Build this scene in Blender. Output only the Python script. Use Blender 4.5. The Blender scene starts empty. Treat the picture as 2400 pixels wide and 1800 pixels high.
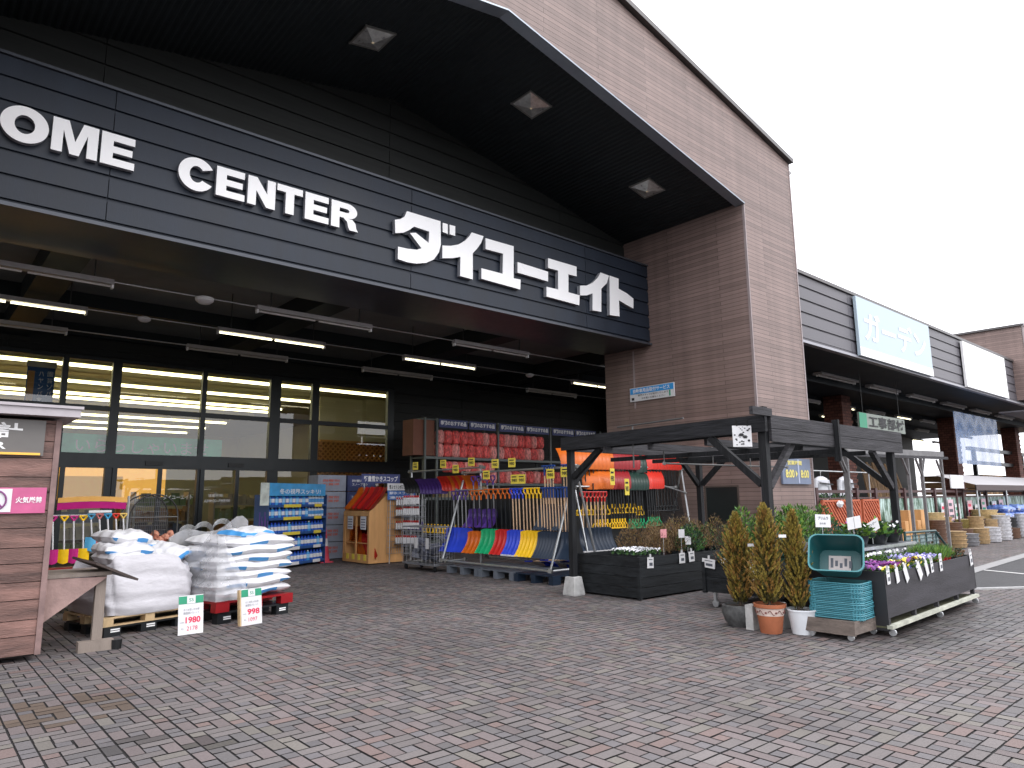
import bpy, math, random
import numpy as np
from mathutils import Vector, Matrix, Euler
R = math.radians
random.seed(7)
SC = bpy.context.scene
COL = SC.collection

# ------------------------------------------------------------ camera
F_PX, YAW, PITCH, ROLL, CAM_H = 1631.0, R(41.126), R(9.352), R(-0.580), 1.6
def cam_axes():
    f = Vector((math.sin(YAW)*math.cos(PITCH), math.cos(YAW)*math.cos(PITCH), math.sin(PITCH)))
    r = Vector((math.cos(YAW), -math.sin(YAW), 0)); u = r.cross(f)
    return r*math.cos(ROLL)+u*math.sin(ROLL), -r*math.sin(ROLL)+u*math.cos(ROLL), f
_r, _u, _f = cam_axes()
cd = bpy.data.cameras.new('camera'); cam = bpy.data.objects.new('camera', cd); COL.objects.link(cam)
m = Matrix((( _r.x,_u.x,-_f.x,0),(_r.y,_u.y,-_f.y,0),(_r.z,_u.z,-_f.z,CAM_H),(0,0,0,1)))
cam.matrix_world = m
cd.sensor_width = 36; cd.lens = F_PX/2400*36; cd.clip_end = 2000; cd.clip_start = .05
SC.camera = cam

# ------------------------------------------------------------ world: bright overcast
w = bpy.data.worlds.new('World'); SC.world = w; w.use_nodes = True
nt = w.node_tree; nt.nodes.clear()
out = nt.nodes.new('ShaderNodeOutputWorld'); bg = nt.nodes.new('ShaderNodeBackground')
sky = nt.nodes.new('ShaderNodeTexSky'); sky.sky_type = 'NISHITA'; sky.sun_disc = False
sky.sun_elevation = R(42); sky.sun_rotation = R(150)
tc = nt.nodes.new('ShaderNodeTexCoord'); sx = nt.nodes.new('ShaderNodeSeparateXYZ')
mr = nt.nodes.new('ShaderNodeMapRange'); mr.inputs[1].default_value = 0; mr.inputs[2].default_value = 1
mr.inputs[3].default_value = 19; mr.inputs[4].default_value = 33
cloud = nt.nodes.new('ShaderNodeTexNoise'); cloud.inputs['Scale'].default_value = 2.2; cloud.inputs['Detail'].default_value = 5
cm = nt.nodes.new('ShaderNodeMapRange'); cm.inputs[3].default_value = .88; cm.inputs[4].default_value = 1.12
mul = nt.nodes.new('ShaderNodeMath'); mul.operation = 'MULTIPLY'
comb = nt.nodes.new('ShaderNodeCombineColor')
mb_ = nt.nodes.new('ShaderNodeMath'); mb_.operation = 'MULTIPLY'; mb_.inputs[1].default_value = 1.04
mg_ = nt.nodes.new('ShaderNodeMath'); mg_.operation = 'MULTIPLY'; mg_.inputs[1].default_value = .995
mix = nt.nodes.new('ShaderNodeMixRGB'); mix.inputs[0].default_value = .88
L = nt.links.new
L(tc.outputs['Generated'], sx.inputs[0]); L(sx.outputs['Z'], mr.inputs[0]); L(tc.outputs['Generated'], cloud.inputs['Vector'])
L(cloud.outputs['Fac'], cm.inputs[0]); L(mr.outputs[0], mul.inputs[0]); L(cm.outputs[0], mul.inputs[1])
L(mul.outputs[0], comb.inputs[0]); L(mul.outputs[0], mg_.inputs[0]); L(mul.outputs[0], mb_.inputs[0])
L(mg_.outputs[0], comb.inputs[1]); L(mb_.outputs[0], comb.inputs[2])
L(sky.outputs[0], mix.inputs[1]); L(comb.outputs[0], mix.inputs[2]); L(mix.outputs[0], bg.inputs[0])
bg.inputs[1].default_value = .115
L(bg.outputs[0], out.inputs[0])
# soft sun behind the cloud
sl = bpy.data.lights.new('sun', 'SUN'); sl.energy = .9; sl.angle = R(14); sl.color = (1, .97, .93)
so = bpy.data.objects.new('sun', sl); COL.objects.link(so); so.location = (0, -20, 30)
sd = Vector((math.sin(R(150))*math.cos(R(42)), math.cos(R(150))*math.cos(R(42)), math.sin(R(42))))
so.rotation_euler = sd.to_track_quat('Z', 'Y').to_euler()
vs = SC.view_settings; vs.view_transform = 'Standard'; vs.look = 'None'; vs.exposure = 0; vs.gamma = 1
SC.render.engine = 'CYCLES'
SC.cycles.use_denoising = True; SC.cycles.max_bounces = 7; SC.cycles.diffuse_bounces = 4
SC.cycles.glossy_bounces = 3; SC.cycles.transparent_max_bounces = 12; SC.cycles.sample_clamp_indirect = 6
SC.cycles.caustics_reflective = False; SC.cycles.caustics_refractive = False

# ------------------------------------------------------------ materials
MATS = {}
def nodes_of(name):
    mt = bpy.data.materials.new(name); mt.use_nodes = True
    return mt, mt.node_tree, mt.node_tree.nodes, mt.node_tree.links.new
def M(name, col, rough=.6, metal=0, var=.14, vs=5, bump=0, bs=30, island=0, emit=0, stretch=(1,1,1), spec=.5, coat=0):
    if name in MATS: return MATS[name]
    mt, t, N, l = nodes_of(name)
    b = N['Principled BSDF']; b.inputs['Roughness'].default_value = rough; b.inputs['Metallic'].default_value = metal
    tcn = N.new('ShaderNodeTexCoord'); mp = N.new('ShaderNodeMapping'); mp.inputs['Scale'].default_value = stretch
    l(tcn.outputs['Object'], mp.inputs[0])
    nz = N.new('ShaderNodeTexNoise'); nz.inputs['Scale'].default_value = vs; nz.inputs['Detail'].default_value = 6; nz.inputs['Roughness'].default_value = .62
    l(mp.outputs[0], nz.inputs['Vector'])
    rg = N.new('ShaderNodeMapRange'); rg.inputs[1].default_value = .25; rg.inputs[2].default_value = .75
    rg.inputs[3].default_value = 1-var; rg.inputs[4].default_value = 1+var; l(nz.outputs['Fac'], rg.inputs[0])
    fac = rg.outputs[0]
    if island:
        g = N.new('ShaderNodeNewGeometry'); r2 = N.new('ShaderNodeMapRange'); r2.inputs[3].default_value = 1-island; r2.inputs[4].default_value = 1+island
        l(g.outputs['Random Per Island'], r2.inputs[0]); mm = N.new('ShaderNodeMath'); mm.operation = 'MULTIPLY'
        l(fac, mm.inputs[0]); l(r2.outputs[0], mm.inputs[1]); fac = mm.outputs[0]
    sc = N.new('ShaderNodeVectorMath'); sc.operation = 'SCALE'; sc.inputs[0].default_value = col[:3]
    l(fac, sc.inputs['Scale']); l(sc.outputs[0], b.inputs['Base Color'])
    rr = N.new('ShaderNodeMapRange'); rr.inputs[3].default_value = max(0, rough-.1); rr.inputs[4].default_value = min(1, rough+.1)
    l(nz.outputs['Fac'], rr.inputs[0]); l(rr.outputs[0], b.inputs['Roughness'])
    if bump:
        n2 = N.new('ShaderNodeTexNoise'); n2.inputs['Scale'].default_value = bs; n2.inputs['Detail'].default_value = 4; l(mp.outputs[0], n2.inputs['Vector'])
        bp = N.new('ShaderNodeBump'); bp.inputs['Strength'].default_value = bump; bp.inputs['Distance'].default_value = .02
        l(n2.outputs['Fac'], bp.inputs['Height']); l(bp.outputs[0], b.inputs['Normal'])
    if emit:
        b.inputs['Emission Color'].default_value = (*col[:3], 1); b.inputs['Emission Strength'].default_value = emit
    b.inputs['Specular IOR Level'].default_value = spec
    if coat: b.inputs['Coat Weight'].default_value = coat
    MATS[name] = mt
    return mt
def plank_mat(name, col, w, h, mort=.006, contrast=.16, rough=.55):
    """thin horizontal cladding boards on any upright face"""
    mt, t, N, l = nodes_of(name); b = N['Principled BSDF']
    g = N.new('ShaderNodeNewGeometry'); sx = N.new('ShaderNodeSeparateXYZ'); l(g.outputs['Position'], sx.inputs[0])
    ad = N.new('ShaderNodeMath'); l(sx.outputs['X'], ad.inputs[0]); l(sx.outputs['Y'], ad.inputs[1])
    cb = N.new('ShaderNodeCombineXYZ'); l(ad.outputs[0], cb.inputs['X']); l(sx.outputs['Z'], cb.inputs['Y'])
    br = N.new('ShaderNodeTexBrick'); l(cb.outputs[0], br.inputs['Vector'])
    br.inputs['Scale'].default_value = 1; br.inputs['Brick Width'].default_value = w; br.inputs['Row Height'].default_value = h
    br.inputs['Mortar Size'].default_value = mort; br.inputs['Mortar Smooth'].default_value = .3; br.inputs['Bias'].default_value = 0
    br.inputs['Color1'].default_value = (*[c*(1-contrast) for c in col], 1); br.inputs['Color2'].default_value = (*[c*(1+contrast) for c in col], 1)
    br.inputs['Mortar'].default_value = (*[c*.38 for c in col], 1)
    nz = N.new('ShaderNodeTexNoise'); nz.inputs['Scale'].default_value = 3; nz.inputs['Detail'].default_value = 8
    mp = N.new('ShaderNodeMapping'); mp.inputs['Scale'].default_value = (.5, 9, 1); l(cb.outputs[0], mp.inputs[0]); l(mp.outputs[0], nz.inputs['Vector'])
    rg = N.new('ShaderNodeMapRange'); rg.inputs[3].default_value = .8; rg.inputs[4].default_value = 1.2; l(nz.outputs['Fac'], rg.inputs[0])
    n3 = N.new('ShaderNodeTexNoise'); n3.inputs['Scale'].default_value = 1; n3.inputs['Detail'].default_value = 6
    m3 = N.new('ShaderNodeMapping'); m3.inputs['Scale'].default_value = (3.2, .12, 1); l(cb.outputs[0], m3.inputs[0]); l(m3.outputs[0], n3.inputs['Vector'])
    r3 = N.new('ShaderNodeMapRange'); r3.inputs[1].default_value = .3; r3.inputs[2].default_value = .7; r3.inputs[3].default_value = .86; r3.inputs[4].default_value = 1.1; l(n3.outputs['Fac'], r3.inputs[0])
    m4 = N.new('ShaderNodeMath'); m4.operation = 'MULTIPLY'; l(rg.outputs[0], m4.inputs[0]); l(r3.outputs[0], m4.inputs[1])
    sc = N.new('ShaderNodeVectorMath'); sc.operation = 'SCALE'; l(br.outputs['Color'], sc.inputs[0]); l(m4.outputs[0], sc.inputs['Scale'])
    l(sc.outputs[0], b.inputs['Base Color']); b.inputs['Roughness'].default_value = rough
    bp = N.new('ShaderNodeBump'); bp.invert = True; bp.inputs['Strength'].default_value = .6; bp.inputs['Distance'].default_value = .01
    l(br.outputs['Fac'], bp.inputs['Height']); l(bp.outputs[0], b.inputs['Normal'])
    return mt
def attr_mat(name, rough=.8):
    mt, t, N, l = nodes_of(name); b = N['Principled BSDF']
    a = N.new('ShaderNodeAttribute'); a.attribute_name = 'tone'
    g = N.new('ShaderNodeNewGeometry')
    nz = N.new('ShaderNodeTexNoise'); nz.inputs['Scale'].default_value = 55; nz.inputs['Detail'].default_value = 5; l(g.outputs['Position'], nz.inputs['Vector'])
    n2 = N.new('ShaderNodeTexNoise'); n2.inputs['Scale'].default_value = .55; n2.inputs['Detail'].default_value = 5; l(g.outputs['Position'], n2.inputs['Vector'])
    r1 = N.new('ShaderNodeMapRange'); r1.inputs[3].default_value = .72; r1.inputs[4].default_value = 1.28; l(nz.outputs['Fac'], r1.inputs[0])
    r2 = N.new('ShaderNodeMapRange'); r2.inputs[1].default_value = .3; r2.inputs[2].default_value = .7; r2.inputs[3].default_value = .8; r2.inputs[4].default_value = 1.15; l(n2.outputs['Fac'], r2.inputs[0])
    mm = N.new('ShaderNodeMath'); mm.operation = 'MULTIPLY'; l(r1.outputs[0], mm.inputs[0]); l(r2.outputs[0], mm.inputs[1])
    sc = N.new('ShaderNodeVectorMath'); sc.operation = 'SCALE'; l(a.outputs['Color'], sc.inputs[0]); l(mm.outputs[0], sc.inputs['Scale'])
    l(sc.outputs[0], b.inputs['Base Color'])
    a2 = N.new('ShaderNodeAttribute'); a2.attribute_name = 'wet_shade'
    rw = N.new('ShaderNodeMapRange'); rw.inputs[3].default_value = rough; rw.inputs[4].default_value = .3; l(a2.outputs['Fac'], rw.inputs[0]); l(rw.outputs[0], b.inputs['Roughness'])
    bp = N.new('ShaderNodeBump'); bp.inputs['Strength'].default_value = .25; bp.inputs['Distance'].default_value = .006; l(nz.outputs['Fac'], bp.inputs['Height']); l(bp.outputs[0], b.inputs['Normal'])
    return mt
def glass_mat(name, gain=4.5, tint=(.93,.96,.95), haze=0):
    mt, t, N, l = nodes_of(name); N.remove(N['Principled BSDF'])
    o = N['Material Output']; tr = N.new('ShaderNodeBsdfTransparent'); tr.inputs[0].default_value = (*tint, 1)
    gl = N.new('ShaderNodeBsdfGlossy'); gl.inputs['Roughness'].default_value = .01
    fr = N.new('ShaderNodeFresnel'); fr.inputs[0].default_value = 1.5
    mm = N.new('ShaderNodeMath'); mm.operation = 'MULTIPLY'; mm.inputs[1].default_value = gain; mm.use_clamp = True; l(fr.outputs[0], mm.inputs[0])
    mx = N.new('ShaderNodeMixShader'); l(mm.outputs[0], mx.inputs[0]); l(tr.outputs[0], mx.inputs[1]); l(gl.outputs[0], mx.inputs[2])
    l(mx.outputs[0], o.inputs[0]); return mt
def film_mat(name, col, opacity=.4, rough=.25):
    mt, t, N, l = nodes_of(name); b = N['Principled BSDF']; o = N['Material Output']
    b.inputs['Base Color'].default_value = (*col, 1); b.inputs['Roughness'].default_value = rough
    tr = N.new('ShaderNodeBsdfTransparent'); nz = N.new('ShaderNodeTexNoise'); nz.inputs['Scale'].default_value = 7
    rg = N.new('ShaderNodeMapRange'); rg.inputs[3].default_value = opacity-.2; rg.inputs[4].default_value = opacity+.2; l(nz.outputs['Fac'], rg.inputs[0])
    mx = N.new('ShaderNodeMixShader'); l(rg.outputs[0], mx.inputs[0]); l(tr.outputs[0], mx.inputs[1]); l(b.outputs[0], mx.inputs[2]); l(mx.outputs[0], o.inputs[0])
    bp = N.new('ShaderNodeBump'); bp.inputs['Strength'].default_value = .8; l(nz.outputs['Fac'], bp.inputs['Height']); l(bp.outputs[0], b.inputs['Normal'])
    return mt

# ------------------------------------------------------------ mesh building
class MB:
    def __init__(s): s.v = []; s.f = []; s.m = []; s.mi = 0
    def mat(s, i): s.mi = i; return s
    def add(s, vs, fs):
        o = len(s.v); s.v += [tuple(v) for v in vs]; s.f += [tuple(i+o for i in f) for f in fs]; s.m += [s.mi]*len(fs); return s
    def box(s, c, d, rot=None):
        x, y, z = d[0]/2, d[1]/2, d[2]/2
        vs = [Vector(p) for p in ((-x,-y,-z),(x,-y,-z),(x,y,-z),(-x,y,-z),(-x,-y,z),(x,-y,z),(x,y,z),(-x,y,z))]
        if rot is not None:
            e = rot if isinstance(rot, Matrix) else Euler(rot).to_matrix()
            vs = [e @ v for v in vs]
        c = Vector(c)
        return s.add([v+c for v in vs], [(0,3,2,1),(4,5,6,7),(0,1,5,4),(1,2,6,5),(2,3,7,6),(3,0,4,7)])
    def bb(s, x0, x1, y0, y1, z0, z1): return s.box(((x0+x1)/2,(y0+y1)/2,(z0+z1)/2), (abs(x1-x0),abs(y1-y0),abs(z1-z0)))
    def bar(s, p, q, w, h=None, up=(0,0,1)):
        p, q = Vector(p), Vector(q); h = h or w; d = (q-p); n = d.normalized(); u = Vector(up)
        if abs(n.dot(u)) > .98: u = Vector((0,1,0))
        a = n.cross(u).normalized(); b = a.cross(n).normalized()
        return s.box((p+q)/2, (d.length, w, h), Matrix((n, a, b)).transposed())
    def tube(s, p, q, r, n=8, r2=None, caps=True):
        p, q = Vector(p), Vector(q); r2 = r if r2 is None else r2; d = (q-p).normalized()
        u = Vector((0,0,1)) if abs(d.z) < .95 else Vector((0,1,0)); a = d.cross(u).normalized(); b = d.cross(a)
        vs = []
        for i in range(n):
            t = 2*math.pi*i/n; e = a*math.cos(t)+b*math.sin(t); vs += [p+e*r, q+e*r2]
        fs = [(2*i, 2*((i+1)%n), 2*((i+1)%n)+1, 2*i+1) for i in range(n)]
        if caps: fs += [tuple(2*i for i in range(n-1,-1,-1)), tuple(2*i+1 for i in range(n))]
        return s.add(vs, fs)
    def path(s, pts, r, n=6):
        for a, b in zip(pts, pts[1:]): s.tube(a, b, r, n)
        return s
    def lathe(s, c, prof, n=24, sq=None):
        vs = []; c = Vector(c)
        for r_, z in prof:
            for i in range(n):
                t = 2*math.pi*i/n
                vs.append(c+Vector((r_*math.cos(t), r_*math.sin(t), z)))
        fs = [(k*n+i, k*n+(i+1)%n, (k+1)*n+(i+1)%n, (k+1)*n+i) for k in range(len(prof)-1) for i in range(n)]
        return s.add(vs, fs)
    def prism(s, poly, off):
        n = len(poly); off = Vector(off); a = [Vector(p) for p in poly]
        return s.add(a+[p+off for p in a], [tuple(range(n)), tuple(range(2*n-1, n-1, -1))]+[(i, n+i, n+(i+1)%n, (i+1)%n) for i in range(n)])
    def quad(s, *p): return s.add(p, [tuple(range(len(p)))])
    def grid(s, P):   # P[i][j] points
        n, k = len(P), len(P[0])
        return s.add([p for row in P for p in row], [(i*k+j, (i+1)*k+j, (i+1)*k+j+1, i*k+j+1) for i in range(n-1) for j in range(k-1)])
    def blob(s, c, r, n=8, k=5, seed=0, wob=.15):
        rnd = random.Random(seed); P = []
        for i in range(k+1):
            th = math.pi*i/k; row = []
            for j in range(n):
                ph = 2*math.pi*j/n; q = 1+rnd.uniform(-wob, wob)
                row.append((c[0]+r[0]*math.sin(th)*math.cos(ph)*q, c[1]+r[1]*math.sin(th)*math.sin(ph)*q, c[2]+r[2]*math.cos(th)*q))
            row.append(row[0]); P.append(row)
        return s.grid(P)

def link(name, me, parent=None):
    o = bpy.data.objects.new(name, me); COL.objects.link(o)
    if parent is not None: o.parent = parent
    return o
def wm(o):
    mt = Matrix.Translation(o.location) @ o.rotation_euler.to_matrix().to_4x4() @ Matrix.Diagonal((*o.scale, 1))
    return (wm(o.parent) @ mt) if o.parent else mt
def part(name, b, mats, parent=None, smooth=False, local=False, angle=40):
    """b in world metres; stored relative to the parent"""
    me = bpy.data.meshes.new(name)
    if parent is not None and not local:
        iv = wm(parent).inverted(); vs = [tuple(iv @ Vector(v)) for v in b.v]
    else: vs = b.v
    me.from_pydata(vs, [], b.f)
    for x in (mats if isinstance(mats, (list, tuple)) else [mats]): me.materials.append(x)
    me.polygons.foreach_set('material_index', b.m)
    if smooth:
        me.polygons.foreach_set('use_smooth', [True]*len(me.polygons))
        me.set_sharp_from_angle(angle=R(angle))
    me.update()
    return link(name, me, parent)
def tag(o, label=None, cat=None, group=None, kind=None):
    if label: o['label'] = label
    if cat: o['category'] = cat
    if group: o['group'] = group
    if kind: o['kind'] = kind
    return o
def thing(name, label, cat, loc=(0,0,0), rz=0, group=None):
    o = bpy.data.objects.new(name, None); COL.objects.link(o); o.empty_display_size = .1
    o.location = loc; o.rotation_euler = (0,0,rz)
    return tag(o, label, cat, group)
def solo(name, b, mats, label, cat, loc, group=None, smooth=False, rz=0, angle=40):
    """a thing that is one mesh, origin at its base; b in world metres"""
    me_v = Matrix.Translation(loc) @ Matrix.Rotation(rz, 4, 'Z'); iv = me_v.inverted()
    b.v = [tuple(iv @ Vector(v)) for v in b.v]
    o = part(name, b, mats, None, smooth, True, angle); o.location = loc; o.rotation_euler = (0,0,rz)
    return tag(o, label, cat, group)
def dup(root, loc, rz=None, label=None, group=None, cat=None):
    r_ = root.copy(); COL.objects.link(r_); r_.location = loc
    if rz is not None: r_.rotation_euler = (0,0,rz) if not isinstance(rz, (tuple,list)) else rz
    if label: r_['label'] = label
    if group: r_['group'] = group
    for ch in list(root.children):
        c = ch.copy(); COL.objects.link(c); c.parent = r_
        for g in ch.children:
            e = g.copy(); COL.objects.link(e); e.parent = c
    return r_
_tcache = {}
def text_geo(body, bold=0.0, ext=0.0):
    k = (body, bold, ext)
    if k not in _tcache:
        cu = bpy.data.curves.new('glyphs', 'FONT'); cu.body = body; cu.offset = bold; cu.extrude = ext; cu.resolution_u = 3
        o = bpy.data.objects.new('glyphs', cu); COL.objects.link(o); bpy.context.view_layer.update()
        me = bpy.data.meshes.new_from_object(o.evaluated_get(bpy.context.evaluated_depsgraph_get()))
        vs = [tuple(v.co) for v in me.vertices]; fs = [tuple(p.vertices) for p in me.polygons]
        bpy.data.objects.remove(o); bpy.data.curves.remove(cu); bpy.data.meshes.remove(me)
        xs = [v[0] for v in vs]; ys = [v[1] for v in vs]
        _tcache[k] = (vs, fs, min(xs), max(xs), min(ys), max(ys))
    return _tcache[k]
def text(b, body, org, right, up, w, h, bold=0.0, ext=0.0, depth=0.0):
    """writes body into b, filling the w x h rectangle whose lower left corner is org"""
    vs, fs, x0, x1, y0, y1 = text_geo(body, bold, ext)
    right, up, org = Vector(right).normalized(), Vector(up).normalized(), Vector(org); nrm = right.cross(up)
    sx, sy = w/(x1-x0), h/(y1-y0); sz = depth/(2*ext) if ext else 1
    b.add([org+right*((v[0]-x0)*sx)+up*((v[1]-y0)*sy)+nrm*(v[2]*sz) for v in vs], fs)
    return b
XR, ZU = (1,0,0), (0,0,1)
def siding(x0, x1, z0, z1, y, pitch, seams=(), depth=.035, back=.12, gap=.062):
    """lap siding facing -y with real dark reveals, cut by thin upright seams"""
    b = MB(); cuts = [x0]+[q for q in seams if x0 < q < x1]+[x1]
    for xa, xb in zip(cuts, cuts[1:]):
        xa2 = xa+(.007 if xa != x0 else 0); xb2 = xb-(.007 if xb != x1 else 0)
        z = z1; prof = []
        while z > z0+.001:
            zb = max(z-pitch, z0)
            prof += [(y+.004, z), (y-.004, zb+gap), (y+depth, zb+gap-.006), (y+depth, zb+.004)]
            z = zb
        P = [[(xa2, a, c) for a, c in prof], [(xb2, a, c) for a, c in prof]]
        b.grid(P)
        for xx in (xa2, xb2):
            for i in range(0, len(prof)-1): b.quad((xx, prof[i][0], prof[i][1]), (xx, prof[i+1][0], prof[i+1][1]), (xx, y+back, prof[i+1][1]), (xx, y+back, prof[i][1]))
    b.bb(x0, x1, y+depth+.006, y+back, z0, z1)
    return b
# ============================================================ materials used widely
PLANK = plank_mat('mauve_cladding', (.21,.148,.131), 3.03, .1)
SID = M('dark_siding', (.0155,.022,.035), .42, 0, .28, 1.6, .05, 60, stretch=(1.2,1,.25), spec=.3)
SID2 = M('dark_wall_siding', (.026,.028,.027), .5, 0, .2, 3, .05, 60, stretch=(.2,1,6), spec=.25)
SIDW = M('grey_violet_siding', (.085,.08,.092), .45, 0, .15, 3, .05, 60, stretch=(.2,1,6))
DARK = M('soffit_charcoal', (.02,.026,.029), .55, 0, .15, 2, spec=.25)
BLACK = M('black_metal', (.012,.013,.014), .4, .3, .2, 10)
EDGE = M('pale_blue_flashing', (.27,.31,.36), .35, .4, .1)
COPING = M('dark_coping', (.09,.085,.085), .4, .5, .1)
WHITE = M('white_paint', (.8,.8,.8), .45, 0, .04, 4)
CARD = M('white_card', (.66,.66,.67), .55, 0, .05, 12)
GALV = M('galvanised_steel', (.5,.52,.53), .35, .75, .18, 20)
GREY = M('grey_enamel', (.42,.40,.40), .45, .1, .12, 9)
INK = M('black_ink', (.015,.015,.017), .6, 0, .05)
TUBE = M('lit_tube', (1,.93,.62), .5, emit=4, var=0); SHOPTUBE = M('shop_tube', (1,.92,.56), .5, emit=5, var=0)
TUBEOFF = M('unlit_tube', (.55,.53,.50), .35, var=.05)
GLASS = glass_mat('shop_glass', 2.7)
BLANKW = M('blank_white_panel', (.88,.88,.88), .4, 0, .02, 1)
RED = M('red_ink', (.62,.02,.08), .5)
YEL = M('yellow_card', (.72,.58,.07), .55, 0, .1, 20)
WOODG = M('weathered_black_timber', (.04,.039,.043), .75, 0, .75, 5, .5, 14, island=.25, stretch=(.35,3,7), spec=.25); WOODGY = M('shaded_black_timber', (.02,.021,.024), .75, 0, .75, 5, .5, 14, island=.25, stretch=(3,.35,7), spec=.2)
CONC = M('pale_concrete', (.42,.42,.41), .9, 0, .25, 9, .4, 50)

# ============================================================ the ground
b = MB(); b.quad((-900,-900,-.02),(900,-900,-.02),(900,900,-.02),(-900,900,-.02))
tag(part('ground', b, M('far_asphalt', (.07,.07,.073), .85, 0, .2, .6)), kind='structure')
b = MB(); b.quad((13.2,4.75,-.004),(14.76,3.55,-.004),(24,-1.2,-.004),(60,-20,-.004),(90,-20,-.004),(90,5.2,-.004),(45,5.2,-.004),(22,5.3,-.004),(17.9,5.05,-.004))
for name, z in (('joint_bed', -.008),):
    bj = MB(); bj.quad((-14,-8,z),(48,-8,z),(48,40,z),(-14,40,z))
    tag(part('paving_bed', bj, M('dark_joint_sand', (.016,.015,.015), .95, 0, .3, 40)), kind='structure')
tag(part('road', b, M('asphalt', (.055,.055,.058), .85, 0, .25, 3, .5, 120)), kind='structure')

def in_road(x, y):
    if x < 13.1: return False
    if x < 14.76: edge = 4.75-(x-13.2)*.77
    elif x < 24: edge = 3.55-(x-14.76)*.514
    else: edge = -1.2-(x-24)*.53
    top = 4.75+(x-13.2)*.064 if x < 17.9 else 5.15
    return edge < y < top
def paving():
    # 4 x 4 cell unit of long and half pavers, cell 0.104 m
    c = .104; g = .0066
    unit = [(0,0,2,1,'x'),(2,0,1,2,'y'),(3,0,1,1,'s'),(0,1,1,2,'y'),(1,1,1,1,'s'),(3,1,1,2,'y'),(1,2,2,1,'x'),(0,3,1,1,'s'),(1,3,2,1,'x'),(3,3,1,1,'s')]
    rnd = np.random.RandomState(3); V = []; T = []; W = []
    for kx in range(-9, 108):
        for ky in range(-2, 48):
            X0, Y0 = kx*4*c+.02, ky*4*c+((kx*3) % 4)*c
            if X0 < -3.2 or (X0 > 24 and (Y0 < 5 or Y0 > 11)): continue
            if Y0 < .4 or (Y0 > 13 and X0 > 18): continue
            for (i, j, wx, wy, t) in unit:
                xa, ya = X0+i*c+g, Y0+j*c+g; xb, yb = X0+(i+wx)*c-g, Y0+(j+wy)*c-g
                if in_road((xa+xb)/2, (ya+yb)/2): continue
                dz = rnd.normal(0, .0007, 3); z = rnd.uniform(-.0012, .0012)
                jx, jy = rnd.normal(0, .0016, 2); xa += jx; xb += jx; ya += jy; yb += jy
                V.append([(xa,ya,z+dz[0]),(xb,ya,z+dz[1]),(xb,yb,z-dz[0]),(xa,yb,z+dz[2])])
                tone = {'x': (.126,.113,.111), 'y': (.127,.106,.105), 's': (.106,.099,.103)}[t]
                u = rnd.rand()
                if u < .07: tone = (.14,.103,.096)
                elif u < .17: tone = (.103,.096,.097)
                elif u < .27: tone = (.132,.121,.109)
                k = rnd.uniform(.93, 1.2)
                cx, cy = (xa+xb)/2, (ya+yb)/2
                wet_shade = max(0, 1-math.hypot((cx-10.2)/2.9, (cy-3.2)/.95))
                wet_shade = min(1, wet_shade*2.2)*(.7+.3*rnd.rand())
                st = max(0, 1-math.hypot((cx-1.15)/.55, (cy-6.75)/.5))
                if st > 0 and rnd.rand() < .45: tone = (.115,.085,.065); k *= .85
                if math.hypot((cx-1.45)/.35, (cy-5.1)/.5) < 1 and rnd.rand() < .25: k *= .5
                k *= 1-.6*wet_shade  # damp darkening, deepened to paint in the planter's contact shade as well
                T.append((tone[0]*k, tone[1]*k, tone[2]*k, 1)); W.append(wet_shade)
    n = len(V); me = bpy.data.meshes.new('paving')
    me.vertices.add(n*4); me.vertices.foreach_set('co', np.array(V, dtype=np.float32).ravel())
    me.loops.add(n*4); me.loops.foreach_set('vertex_index', np.arange(n*4, dtype=np.int32))
    me.polygons.add(n); me.polygons.foreach_set('loop_start', np.arange(0, n*4, 4, dtype=np.int32))
    me.update(calc_edges=True)
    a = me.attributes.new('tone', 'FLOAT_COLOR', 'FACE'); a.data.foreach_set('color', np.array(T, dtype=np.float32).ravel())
    a = me.attributes.new('wet_shade', 'FLOAT', 'FACE'); a.data.foreach_set('value', np.array(W, dtype=np.float32))
    me.materials.append(attr_mat('clay_pavers'))
    tag(link('paving', me), kind='structure')
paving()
LINE = M('worn_white_line', (.55,.55,.54), .8, 0, .3, 25)
def ground_strip(name, pts, wd, mat_, z):
    b = MB()
    for p, q in zip(pts, pts[1:]):
        p, q = Vector((*p, z)), Vector((*q, z)); s_ = (q-p).cross(Vector((0,0,1))).normalized()*wd/2
        b.quad(p-s_, q-s_, q+s_, p+s_)
    tag(part(name, b, mat_), kind='structure')
b = MB()
for p, q in (((13.15,4.62),(14.76,3.5)), ((14.76,3.5),(24,-1.25))): b.bar((*p,.0),(*q,.0),.1,.05)
tag(part('kerb', b, M('kerb_stone', (.36,.36,.36), .85, 0, .2, 12, .3, 40)), kind='structure')
ground_strip('gutter', [(13.3,4.78),(17.9,5.08),(23,5.34),(48,5.34)], .28, M('gutter_concrete', (.27,.27,.27), .85, 0, .2, 6), .006)
ground_strip('road_line', [(17.6,5.0),(17.15,3.9),(16,1)], .12, LINE, .004)
ground_strip('road_line', [(22,4.9),(21.4,3.4)], .12, LINE, .004)

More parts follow.
